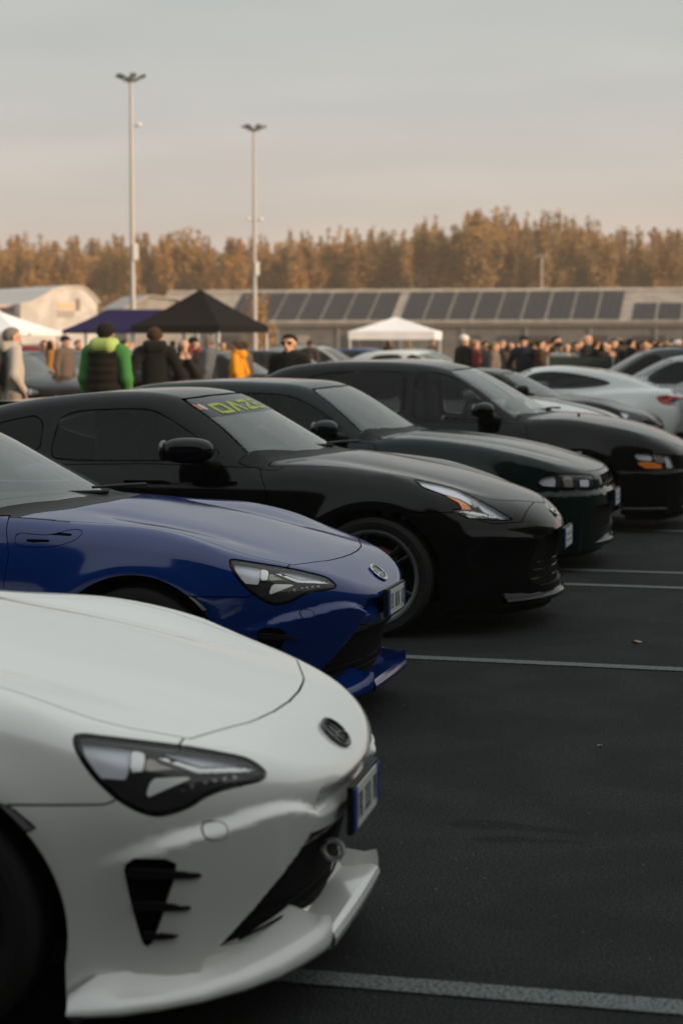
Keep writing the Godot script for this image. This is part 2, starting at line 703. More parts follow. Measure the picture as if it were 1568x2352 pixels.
class CarField:
	# the painted skin of a car, nose at x = 0, tail at negative x, wheels on y = 0
	var top: Lut          # height of the bonnet / deck on the centre line
	var edge: Lut         # the same near the shoulder (z = ez)
	var ez := 0.68
	var valley: Lut
	var vz := 0.47
	var vw := 0.13
	var wide: Lut         # half width in plan
	var tuck: Lut         # how far the side comes in at a height
	var nose: Lut         # front profile: x at a height
	var sweep: Lut        # how far the front falls back at z
	var tail: Lut         # rear profile: x at a height
	var sweep_r: Lut
	var roof: Lut         # cabin profile on the centre line
	var bow := 0.45       # windscreen bow: x shift per z^2
	var cab: Lut          # cabin half width at the belt, along x
	var belt := 0.92
	var lean := 0.5       # how fast the cabin narrows upwards
	var crown := 0.06     # roof camber
	var k_top: Lut        # shoulder radius
	var k_nose := 0.07
	var k_cab := 0.07
	var k_join := 0.03
	var arches := []      # [x, y, radius, flare, width]
	var bumps := []       # [Cutter, height (+ out), blend]
	var shelf: Lut        # height below which the bumper stands proud
	var shelf_out := 0.0
	var shelf_w := 0.05
	var shelf_x := -0.55

	func f(x: float, y: float, z: float) -> float:
		var az := absf(z)
		var tc := top.at(x)
		var q := minf(az / ez, 1.3)
		var u := (az - vz) / vw
		u = 1.0 + u * u
		var t := tc + (edge.at(x) - tc) * q * q - valley.at(x) / (u * u)
		var ft := (y - t) * top.sl(x)
		var w := wide.at(x) - tuck.at(y)
		for a in arches:
			var dx: float = x - a[0]
			var dy: float = y - a[1]
			var r: float = (sqrt(dx * dx + dy * dy) - a[2]) / a[4]
			r = 1.0 + r * r
			w += a[3] / (r * r)
		var fs := az - w
		var fn := (x - nose.at(y) + sweep.at(az)) * sweep.sl(az) * nose.sl(y)
		var fr := (tail.at(y) + sweep_r.at(az) - x) * sweep_r.sl(az) * tail.sl(y)
		if shelf_out != 0.0 and x > shelf_x:
			var s := clampf((shelf.at(az) - y) / shelf_w + 0.5, 0.0, 1.0)
			s = s * s * (3.0 - 2.0 * s) * shelf_out
			var h := clampf((x - shelf_x) / 0.22, 0.0, 1.0)
			s *= h * h * (3.0 - 2.0 * h)
			fs -= s
			fn -= s
		var k := k_nose
		var a0 := fs + k
		var b0 := fn + k
		var side := sqrt(a0 * a0 + b0 * b0) - k if a0 > 0 and b0 > 0 else maxf(fs, fn)
		a0 = side + k
		b0 = fr + k
		side = sqrt(a0 * a0 + b0 * b0) - k if a0 > 0 and b0 > 0 else maxf(side, fr)
		k = k_top.at(x)
		a0 = side + k
		b0 = ft + k
		var d := sqrt(a0 * a0 + b0 * b0) - k if a0 > 0 and b0 > 0 else maxf(side, ft)
		if y > belt - 0.12 and x < -0.7:
			var xr := x + bow * z * z
			var fc := (y - roof.at(xr) + crown * z * z) * roof.sl(xr)
			var fw := (az - cab.at(x) + (y - belt) * lean) * 0.9
			k = k_cab
			a0 = fc + k
			b0 = fw + k
			var c := sqrt(a0 * a0 + b0 * b0) - k if a0 > 0 and b0 > 0 else maxf(fc, fw)
			k = k_join
			a0 = k - d
			b0 = k - c
			d = k - sqrt(a0 * a0 + b0 * b0) if a0 > 0 and b0 > 0 else minf(d, c)
		for b in bumps:
			var s: float = b[0].sd(Vector3(x, y, az))
			if s < b[2]:
				s = clampf(0.5 - s / (2.0 * b[2]), 0.0, 1.0)
				d -= b[1] * s * s * (3.0 - 2.0 * s)
		return d
# ---------------------------------------------------------------- the blue and white coupes
func coupe_field() -> CarField:
	var c := CarField.new()
	c.top = Lut.new([[-4.4, 0.90], [-4.2, 0.945], [-3.9, 0.975], [-3.4, 0.97], [-2.6, 0.94], [-1.8, 0.93], [-1.45, 0.935], [-1.2, 0.931], [-1.0, 0.896], [-0.8, 0.858], [-0.5, 0.79], [-0.35, 0.752], [-0.175, 0.702], [-0.09, 0.648], [-0.02, 0.590], [0.04, 0.530], [0.15, 0.38]], 0.01, 5)
	c.edge = Lut.new([[-4.4, 0.84], [-4.2, 0.90], [-3.9, 0.945], [-3.5, 0.945], [-3.1, 0.92], [-2.6, 0.895], [-1.9, 0.89], [-1.45, 0.90], [-1.2, 0.885], [-1.0, 0.877], [-0.85, 0.864], [-0.7, 0.834], [-0.6, 0.804], [-0.48, 0.764], [-0.28, 0.705], [-0.1, 0.63], [0.1, 0.50]], 0.01, 5)
	c.valley = Lut.new([[-1.6, 0.0], [-1.25, 0.006], [-1.0, 0.016], [-0.7, 0.014], [-0.4, 0.004], [-0.2, 0.0], [0.1, 0.0]], 0.01, 6)
	c.wide = Lut.new([[-4.4, 0.80], [-4.1, 0.845], [-3.8, 0.872], [-3.46, 0.885], [-2.9, 0.868], [-2.3, 0.858], [-1.6, 0.862], [-1.2, 0.874], [-0.89, 0.885], [-0.6, 0.878], [-0.4, 0.862], [0.1, 0.83]], 0.01, 6)
	c.tuck = Lut.new([[0.0, 0.05], [0.12, 0.028], [0.2, 0.016], [0.35, 0.006], [0.5, 0.0], [0.62, 0.006], [0.74, 0.034], [0.84, 0.075], [0.95, 0.13], [1.3, 0.4]], 0.01, 3)
	c.nose = Lut.new([[0.0, -0.10], [0.12, -0.075], [0.2, -0.06], [0.32, -0.03], [0.42, 0.0], [0.48, 0.015], [0.54, 0.03], [0.6, 0.03], [0.7, -0.02], [1.0, -0.3]], 0.01, 3)
	c.sweep = Lut.new([[0.0, 0.0], [0.15, 0.008], [0.3, 0.032], [0.42, 0.065], [0.5, 0.10], [0.6, 0.165], [0.68, 0.24], [0.76, 0.345], [0.82, 0.45], [0.88, 0.60], [1.0, 1.0]], 0.01, 2)
	c.tail = Lut.new([[0.0, -4.05], [0.2, -4.16], [0.45, -4.235], [0.65, -4.235], [0.8, -4.19], [0.95, -4.16], [1.1, -4.1]], 0.01, 3)
	c.sweep_r = Lut.new([[0.0, 0.0], [0.4, 0.03], [0.65, 0.12], [0.8, 0.25], [0.9, 0.5], [1.0, 0.9]], 0.01, 3)
	c.roof = Lut.new([[-4.3, 0.80], [-4.0, 0.93], [-3.7, 1.04], [-3.3, 1.165], [-2.9, 1.25], [-2.5, 1.29], [-2.2, 1.275], [-1.98, 1.232], [-1.7, 1.10], [-1.33, 0.92], [-0.9, 0.70]], 0.01, 6)
	c.cab = Lut.new([[-4.3, 0.42], [-3.8, 0.56], [-3.3, 0.68], [-2.8, 0.745], [-2.3, 0.77], [-1.8, 0.765], [-1.4, 0.745], [-1.0, 0.70]], 0.01, 6)
	c.k_top = Lut.new([[-4.3, 0.06], [-2, 0.05], [-1.3, 0.06], [-0.8, 0.085], [-0.5, 0.06], [-0.25, 0.05], [-0.05, 0.03], [0.1, 0.03]], 0.01, 4)
	c.k_nose = 0.06
	c.lean = 0.52
	c.arches = [[-0.89, 0.305, 0.40, 0.018, 0.09], [-3.46, 0.305, 0.40, 0.022, 0.10]]
	c.shelf = Lut.new([[0.0, 0.48], [0.34, 0.485], [0.40, 0.505], [0.48, 0.535], [0.56, 0.545], [0.62, 0.54], [0.68, 0.525], [0.74, 0.515], [0.80, 0.48], [0.9, 0.40]], 0.01, 2)
	c.shelf_out = 0.027
	c.shelf_w = 0.034
	c.shelf_x = -0.47
	# the mouth's bevelled surround under the beak, the pocket behind the corner vents
	c.bumps = [
		[Cutter.new(1, [[-0.1, 0.525], [0.24, 0.53], [0.345, 0.535], [0.37, 0.49], [0.44, 0.41], [0.64, 0.19], [0.60, 0.02], [-0.1, 0.02]], 0, Vector3(-0.45, 0, -1)), -0.035, 0.021],
	]
	return c


func circle_cut(cx: float, cy: float, r: float, down := 0.6) -> Array:
	var p := []
	for i in 41:
		var a := deg_to_rad(-12.0 + 204.0 * i / 40.0)
		p.append([cx + r * cos(a), cy + r * sin(a)])
	p.append([cx - r * 0.96, cy - down])
	p.append([cx + r * 0.96, cy - down])
	return p


func seam(m: Dictionary, from: String, to: String, cut, gap := 0.002, wall := 0.015) -> void:
	# cut a panel out of another, with a gap between them and turned-in edges
	var e1 := []
	var e2 := []
	var piece := part_of(m[from], cut, -gap, true, e1)
	m[from] = part_of(m[from], cut, gap, false, e2)
	m[from].add(skirt(e2, wall))
	piece.add(skirt(e1, wall))
	m[to] = piece


func opening(m: Dictionary, from: String, to: String, cut, deep: Vector3, wall := Vector3.ZERO) -> void:
	# a hole: its backing goes in by deep, its walls too; both take the dark part's name
	var e := []
	m[to] = part_of(m[from], cut, 0.006, true).moved(Transform3D(Basis(), deep))
	m[from] = part_of(m[from], cut, 0, false, e)
	m[to].add(skirt(e, 0, (deep if wall == Vector3.ZERO else wall) * 1.02))
	m[from].add(skirt(e, 0.007))


func lens_patch(lens: Shape, pts: Array, deep: float, skew := Vector3.ZERO) -> Shape:
	# a piece of a lens, set back by deep
	var ed := []
	var back := Vector3(-0.27, -0.19, -0.94)
	var cut := Cutter.new(3, pts)
	if skew != Vector3.ZERO:
		cut.skew = skew
	var s := part_of(lens, cut, 0, true, ed).moved(Transform3D(Basis(), back * deep))
	for i in range(0, ed.size(), 4):
		ed[i] += back * deep
		ed[i + 1] += back * deep
	return s.add(skirt(ed, 0, back * 0.02))


func coupe_shapes() -> Dictionary:
	var c := coupe_field()
	var skin := Net.build(c, Net.axis([[-4.40, 0.045], [-1.75, 0.025], [-1.25, 0.013], [0.10, 0]]), Net.axis([[0.10, 0.013], [0.92, 0.02], [1.34, 0]]), Net.axis([[-0.007, 0.014], [0.96, 0]]))
	var m := {}
	m.liner = part_of(skin.offset(-0.02), Cutter.new(0, [[-5, 0.86], [0.5, 0.86], [0.5, -1], [-5, -1]]), 0, true)
	var e := []
	m.body = part_of(skin, Cutter.new(0, [[-5, -1], [1, -1], [1, 0.105], [-0.5, 0.115], [-1.3, 0.16], [-3.1, 0.16], [-4.0, 0.2], [-5, 0.25]]), 0, false, e)
	m.body.add(skirt(e, 0.03))
	for ax in [-0.89, -3.46]:
		e = []
		m.body = part_of(m.body, Cutter.new(0, circle_cut(ax, 0.305, 0.38), 0, Vector3(-9, -9, 0.3)), 0, false, e)
		m.body.add(skirt(e, 0.0, Vector3(0, 0, -0.04)))
		m.liner = part_of(m.liner, Cutter.new(0, circle_cut(ax, 0.305, 0.40)), 0, false)
	# headlight
	var lamp := Cutter.new(3, [[-0.536, 0.726], [-0.513, 0.731], [-0.472, 0.727], [-0.411, 0.722], [-0.271, 0.710], [-0.214, 0.702], [-0.131, 0.689], [-0.101, 0.677], [-0.074, 0.655], [-0.076, 0.642], [-0.091, 0.633], [-0.148, 0.620], [-0.188, 0.609], [-0.228, 0.592], [-0.256, 0.571], [-0.286, 0.558], [-0.323, 0.547], [-0.351, 0.547], [-0.385, 0.557], [-0.419, 0.574], [-0.449, 0.596], [-0.487, 0.631], [-0.514, 0.667], [-0.531, 0.696]], 1, Vector3(-0.7, 0.45, 0.2))
	seam(m, "body", "headlight", lamp, 0.003, 0.025)
	m.liner = part_of(m.liner, lamp, 0.012, false)
	m.vent_fin = []
	for q in [[-0.413, -0.236, 0.412, 0.011], [-0.398, -0.261, 0.335, 0.0095], [-0.378, -0.285, 0.265, 0.008]]:
		var rim := []
		var fin := part_of(m.body, Cutter.new(3, [[q[0], q[2] + q[3] * 1.3], [lerpf(q[0], q[1], 0.5), q[2] + q[3] * 1.1], [q[1] - 0.006, q[2] + q[3] * 0.5], [q[1], q[2]], [q[1] - 0.006, q[2] - q[3] * 0.5], [lerpf(q[0], q[1], 0.5), q[2] - q[3] * 0.7], [q[0], q[2] - q[3] * 0.8]], 1, Vector3(-0.7, 0, 0.3)), 0, true, rim).offset(0.007)
		for i in range(0, rim.size(), 4):
			rim[i] += rim[i + 2] * 0.007
			rim[i + 1] += rim[i + 3] * 0.007
		m.vent_fin.append(fin.add(skirt(rim, 0.012)))
	opening(m, "body", "corner_vent", Cutter.new(3, [[-0.424, 0.449], [-0.293, 0.449], [-0.300, 0.404], [-0.322, 0.335], [-0.348, 0.256], [-0.363, 0.236], [-0.376, 0.242], [-0.393, 0.300], [-0.409, 0.365]], 1, Vector3(-0.7, 0, 0.3)), Vector3(-0.02, 0, -0.035))
	opening(m, "body", "grille", Cutter.new(1, [[-0.2, 0.425], [0.20, 0.425], [0.32, 0.432], [0.42, 0.443], [0.475, 0.375], [0.54, 0.30], [0.605, 0.213], [0.5, 0.20], [0.40, 0.19], [0.0, 0.175], [-0.2, 0.175]], 0, Vector3(-0.6, 0, -1)), Vector3(-0.08, 0, 0))
	seam(m, "body", "bonnet", Cutter.new(2, [[-0.175, -0.2], [-0.175, 0.0], [-0.181, 0.15], [-0.195, 0.27], [-0.205, 0.33], [-0.24, 0.45], [-0.283, 0.60], [-0.40, 0.66], [-0.48, 0.683], [-0.56, 0.69], [-0.72, 0.69], [-0.98, 0.695], [-1.25, 0.70], [-1.47, 0.71], [-1.44, 0.62], [-1.32, 0.42], [-1.24, 0.22], [-1.215, 0], [-1.215, -0.2]], 0, Vector3(-2, 0.6, -2)), 0.003, 0.02)
	seam(m, "body", "bumper", Cutter.new(0, [[-0.80, 0.606], [-0.42, 0.598], [-0.30, 0.66], [-0.285, 0.80], [0.4, 0.80], [0.4, -0.2], [-0.80, -0.2]]), 0.0026, 0.015)
	seam(m, "bumper", "side_marker", Cutter.new(0, [[-0.70, 0.63], [-0.625, 0.596], [-0.572, 0.552], [-0.57, 0.545], [-0.61, 0.538], [-0.68, 0.58]], 0, Vector3(-9, 0, 0.5)), 0.003, 0.012)
	seam(m, "bumper", "headlight_washer_cap", Cutter.new(3, [[-0.238, 0.537], [-0.175, 0.537], [-0.170, 0.496], [-0.229, 0.493]], 2, Vector3(-9, 0, 0.3)), 0.0018, 0.012)
	m.headlight_washer_cap = m.headlight_washer_cap.offset(0.002)
	seam(m, "body", "door", Cutter.new(0, [[-1.50, 0.90], [-1.46, 0.75], [-1.50, 0.30], [-1.56, 0.22], [-2.55, 0.22], [-2.70, 0.40], [-2.76, 0.60], [-2.72, 0.90], [-2.4, 0.925]], 0, Vector3(-9, 0, 0.5)), 0.002, 0.015)
	seam(m, "body", "side_vent_panel", Cutter.new(0, [[-1.44, 0.842], [-1.378, 0.835], [-1.291, 0.832], [-1.20, 0.856], [-1.165, 0.857], [-1.141, 0.846], [-1.166, 0.815], [-1.243, 0.790], [-1.320, 0.781], [-1.44, 0.785]], 1, Vector3(-9, 0, 0.5)), 0.0015, 0.01)
	opening(m, "side_vent_panel", "side_vent", Cutter.new(0, [[-1.349, 0.846], [-1.300, 0.847], [-1.185, 0.840], [-1.194, 0.830], [-1.310, 0.835]], 0, Vector3(-9, 0, 0.5)), Vector3(0, 0, -0.015))
	var slot: Shape = m.side_vent
	opening(m, "side_vent_panel", "side_vent", Cutter.new(0, [[-1.388, 0.815], [-1.276, 0.815], [-1.291, 0.801], [-1.388, 0.801]], 0, Vector3(-9, 0, 0.5)), Vector3(0, 0, -0.015))
	m.side_vent.add(slot)
	var pane := Cutter.new(1, [[-0.2, 0.88], [0.3, 0.88], [0.72, 0.88], [0.70, 0.92], [0.60, 1.08], [0.535, 1.19], [0.50, 1.212], [0.3, 1.232], [0.0, 1.24], [-0.2, 1.24]], 0, Vector3(-2.3, 0, -2), Vector3(-1.22, 3, 2))
	seam(m, "body", "cowl", Cutter.new(2, [[-1.1, -0.2], [-1.1, 0.3], [-1.3, 0.72], [-1.62, 0.72], [-1.56, 0.60], [-1.43, 0.34], [-1.375, 0.15], [-1.365, 0], [-1.365, -0.2]], 0, Vector3(-1.70, 0.83, -2), Vector3(0, 0.99, 2)), 0.002, 0.01)
	seam(m, "body", "windscreen", pane, 0.004, 0.006)
	seam(m, "body", "side_window", Cutter.new(0, [[-1.72, 0.965], [-2.0, 0.945], [-2.7, 0.96], [-2.82, 0.98], [-2.80, 1.03], [-2.7, 1.12], [-2.5, 1.185], [-2.3, 1.205], [-2.15, 1.19], [-1.95, 1.10]], 1, Vector3(-9, 0, 0.3)), 0.004, 0.006)
	seam(m, "body", "rear_quarter_window", Cutter.new(0, [[-2.90, 0.985], [-3.28, 1.0], [-3.05, 1.08], [-2.82, 1.13], [-2.86, 1.05]], 1, Vector3(-9, 0, 0.3)), 0.004, 0.006)
	seam(m, "body", "rear_window", Cutter.new(1, [[-0.2, 1.0], [0.0, 1.0], [0.42, 1.0], [0.44, 1.15], [0.40, 1.20], [0.0, 1.215], [-0.2, 1.215]], 0, Vector3(-9, 0, -2), Vector3(-2.9, 3, 2)), 0.004, 0.006)
	seam(m, "body", "tail_light", Cutter.new(0, [[-3.98, 0.84], [-4.3, 0.84], [-4.3, 0.68], [-4.12, 0.68], [-4.02, 0.76]], 0, Vector3(-9, 0, 0.42)), 0.003, 0.02)
	# inside of the headlight: a dark bowl and bright pieces, each a patch of the lens set back
	lamp_inside(m, lamp, 0.011)
	m.reflector = lens_patch(m.headlight, [[-0.520, 0.708], [-0.452, 0.704], [-0.396, 0.695], [-0.403, 0.675], [-0.406, 0.648], [-0.410, 0.628], [-0.473, 0.630], [-0.490, 0.644], [-0.508, 0.680]], 0.03)
	m.reflector_bar = lens_patch(m.headlight, [[-0.399, 0.696], [-0.370, 0.691], [-0.368, 0.676], [-0.374, 0.648], [-0.404, 0.646], [-0.401, 0.671]], 0.016)
	m.reflector_wedge = lens_patch(m.headlight, [[-0.352, 0.633], [-0.258, 0.639], [-0.262, 0.634], [-0.369, 0.586], [-0.364, 0.603]], 0.016)
	m.light_guide = lens_patch(m.headlight, [[-0.361, 0.687], [-0.353, 0.690], [-0.236, 0.659], [-0.154, 0.663], [-0.099, 0.661], [-0.101, 0.655], [-0.238, 0.648], [-0.248, 0.650]], 0.012)
	m.lamp_tray = lens_patch(m.headlight, [[-0.340, 0.692], [-0.221, 0.684], [-0.147, 0.677], [-0.104, 0.665], [-0.198, 0.664], [-0.235, 0.663]], 0.03)
	m.projector = lens_patch(m.headlight, [[-0.363, 0.680], [-0.255, 0.651], [-0.302, 0.655], [-0.336, 0.652], [-0.369, 0.648]], 0.025)
	m.led = []
	for q in [[-0.279, 0.611], [-0.255, 0.617], [-0.225, 0.625], [-0.201, 0.631], [-0.178, 0.637], [-0.151, 0.642]]:
		m.led.append(lens_patch(m.headlight, [[q[0] - 0.006, q[1] - 0.006], [q[0] + 0.006, q[1] - 0.006], [q[0] + 0.006, q[1] + 0.006], [q[0] - 0.006, q[1] + 0.006]], 0.02))
	# lip under the bumper: two flanks with raised front corners, a lower tray between them
	var rows := []
	for s in [[-0.505, 0.866, 0.116, 0.121, -0.505, 0.850, 0.16], [-0.45, 0.864, 0.116, 0.128, -0.46, 0.83, 0.19], [-0.38, 0.845, 0.116, 0.135, -0.41, 0.785, 0.195], [-0.30, 0.795, 0.117, 0.14, -0.36, 0.72, 0.20], [-0.22, 0.72, 0.116, 0.142, -0.30, 0.645, 0.207], [-0.14, 0.605, 0.113, 0.146, -0.235, 0.55, 0.212], [-0.085, 0.51, 0.115, 0.153, -0.18, 0.47, 0.218], [-0.04, 0.43, 0.126, 0.168, -0.13, 0.385, 0.226], [-0.008, 0.368, 0.138, 0.186, -0.105, 0.325, 0.235], [0.004, 0.342, 0.143, 0.202, -0.10, 0.305, 0.238], [0.006, 0.332, 0.146, 0.222, -0.10, 0.300, 0.236]]:
		var bot := Vector3(s[0], s[2], s[1])
		var out := Vector3(s[0], s[3], s[1])
		var inn := Vector3(s[4], s[6], s[5])
		rows.append([inn + Vector3(-0.03 if s[0] > -0.45 else 0.005, -0.08, -0.03), bot.lerp(inn, 0.3) * Vector3(1, 0, 1) + Vector3(0, s[2] + 0.002, 0), bot + (bot - inn) * Vector3(1, 0, 1) * -0.08, bot.lerp(out, 0.3), bot.lerp(out, 0.75), out + (inn - out) * 0.05 + Vector3(0, 0.004, 0), out.lerp(inn, 0.35) + Vector3(0, -0.006, 0), inn, inn + Vector3(-0.04 if s[0] > -0.45 else 0.0, 0.0, -0.02)])
	m.front_lip = Shape.new().strip(rows, false, true)
	var cap: Array = rows[-1]
	for k in range(1, cap.size() - 1):
		m.front_lip.quad(cap[0], cap[k], cap[k + 1], cap[k + 1], Vector3(0, 0, -1))
	rows = []
	for z in [0.325, 0.24, 0.15, 0.06, 0.0]:
		var b: float = 1.0 - pow(z / 0.34, 2.0)
		rows.append([Vector3(-0.12, 0.14, z), Vector3(0.0, 0.140, z), Vector3(0.008 + 0.006 * b, 0.146, z), Vector3(0.012 + 0.006 * b, 0.165, z), Vector3(0.006 + 0.006 * b, 0.181, z), Vector3(-0.006, 0.186, z), Vector3(-0.088 - 0.008 * b, 0.184, z), Vector3(-0.10 - 0.008 * b, 0.20, z), Vector3(-0.16, 0.22, z)])
	m.lip_tray = Shape.new().strip(rows)
	return m


func lamp_inside(m: Dictionary, lamp: Cutter, rim: float) -> void:
	# a dark bowl behind the lens and a black rim round it
	var back := Vector3(-0.27, -0.19, -0.94)
	m.lamp_rim = part_of(m.headlight, lamp, -rim, false).offset(-0.001)
	var e := []
	var clear := part_of(m.headlight, lamp, -rim, true, e)
	m.lamp_bowl = clear.moved(Transform3D(Basis(), back * 0.06)).add(skirt(e, 0, back * 0.061))
	m.headlight = clear
# ---------------------------------------------------------------- the other cars
func L(pts: Array, blur := 5) -> Lut:
	return Lut.new(pts, 0.01, blur)


func plain_field() -> CarField:
	# a middling three-box car; each car changes what differs
	var c := CarField.new()
	c.valley = L([[-5, 0.0], [1, 0.0]])
	c.nose = L([[0.0, -0.10], [0.15, -0.05], [0.3, -0.01], [0.45, 0.0], [0.55, 0.0], [0.65, -0.01], [0.75, -0.05], [1.0, -0.3]], 3)
	c.sweep = L([[0.0, 0.0], [0.3, 0.015], [0.5, 0.05], [0.65, 0.11], [0.75, 0.20], [0.82, 0.32], [0.9, 0.58], [1.0, 1.0]], 2)
	c.sweep_r = L([[0.0, 0.0], [0.4, 0.02], [0.65, 0.08], [0.8, 0.2], [0.9, 0.45], [1.0, 0.9]], 3)
	c.tuck = L([[0.0, 0.06], [0.15, 0.03], [0.3, 0.01], [0.5, 0.0], [0.65, 0.006], [0.8, 0.04], [0.95, 0.10], [1.5, 0.4]], 3)
	c.k_top = L([[-5, 0.06], [-0.5, 0.07], [0.1, 0.045]])
	return c


func car_shapes(c: CarField, s: Dictionary) -> Dictionary:
	var g: float = s.step
	var rear: float = s.length
	var skin := Net.build(c, Net.axis([[-rear - 0.15, g * 2.2], [-1.9, g * 1.3], [-1.1, g], [0.12, 0]]), Net.axis([[0.09, g], [s.get("height", 1.4) + 0.06, 0]]), Net.axis([[-g * 0.5, g], [0.98, 0]]))
	var m := {}
	m.liner = part_of(skin.offset(-0.03), Cutter.new(0, [[-6, 0.84], [0.5, 0.84], [0.5, -1], [-6, -1]]), 0, true)
	var e := []
	m.body = part_of(skin, Cutter.new(0, [[-6, -1], [1, -1], [1, s.sill], [-0.6, s.sill], [-1.3, s.sill + 0.03], [-rear + 1.1, s.sill + 0.03], [-rear, s.sill + 0.09], [-6, 0.3]]), 0, false, e)
	m.body.add(skirt(e, 0.03))
	for ax in s.axles:
		e = []
		m.body = part_of(m.body, Cutter.new(0, circle_cut(ax, s.axle_y, s.arch), 0, Vector3(-9, -9, 0.3)), 0, false, e)
		m.body.add(skirt(e, 0.0, Vector3(0, 0, -0.05)))
		m.liner = part_of(m.liner, Cutter.new(0, circle_cut(ax, s.axle_y, s.arch + 0.03)), 0, false)
	var lamp := Cutter.new(3, s.lamp, s.get("lamp_round", 1), Vector3(-1.1, 0.35, 0.2))
	lamp.skew = s.skew
	seam(m, "body", "headlight", lamp, 0.003, 0.02)
	m.liner = part_of(m.liner, lamp, 0.012, false)
	for o in s.get("openings", []):
		opening(m, "body", o[0], Cutter.new(o[1], o[2], 0, o[4] if o.size() > 4 else Vector3(-0.7, 0, -1)), o[3])
	seam(m, "body", "bonnet", Cutter.new(2, s.bonnet, 0, Vector3(-2, 0.5, -2)), 0.003, 0.02)
	seam(m, "body", "bumper", Cutter.new(0, s.bumper), 0.0025, 0.015)
	for d in s.doors:
		var key := "door" if not m.has("door") else "rear_door"
		seam(m, "body", key, Cutter.new(0, d, 0, Vector3(-9, 0, 0.45)), 0.0025, 0.015)
	if s.has("cowl"):
		seam(m, "body", "cowl", Cutter.new(2, s.cowl, 0, Vector3(-2.2, 0.83, -2), Vector3(0, s.cowl_top, 2)), 0.002, 0.01)
	seam(m, "body", "windscreen", Cutter.new(1, s.pane, 0, Vector3(-2.9, 0, -2), Vector3(s.pane_from, 3, 2)), 0.004, 0.006)
	for n in s.windows:
		seam(m, "body", n, Cutter.new(0, s.windows[n], 1, Vector3(-9, 0, 0.25)), 0.004, 0.006)
	seam(m, "body", "rear_window", Cutter.new(1, s.rear_pane, 0, Vector3(-9, 0, -2), Vector3(s.rear_from, 3, 2)), 0.004, 0.006)
	seam(m, "body", "tail_light", Cutter.new(0, s.tail, 1, Vector3(-9, 0, 0.4)), 0.003, 0.02)
	if s.get("lit_lamp", true):
		lamp_inside(m, lamp, s.get("rim", 0.012))
	for q in s.get("lamp_parts", []):
		m[q[0]] = lens_patch(m.headlight, q[1], q[2], s.skew)
	return m


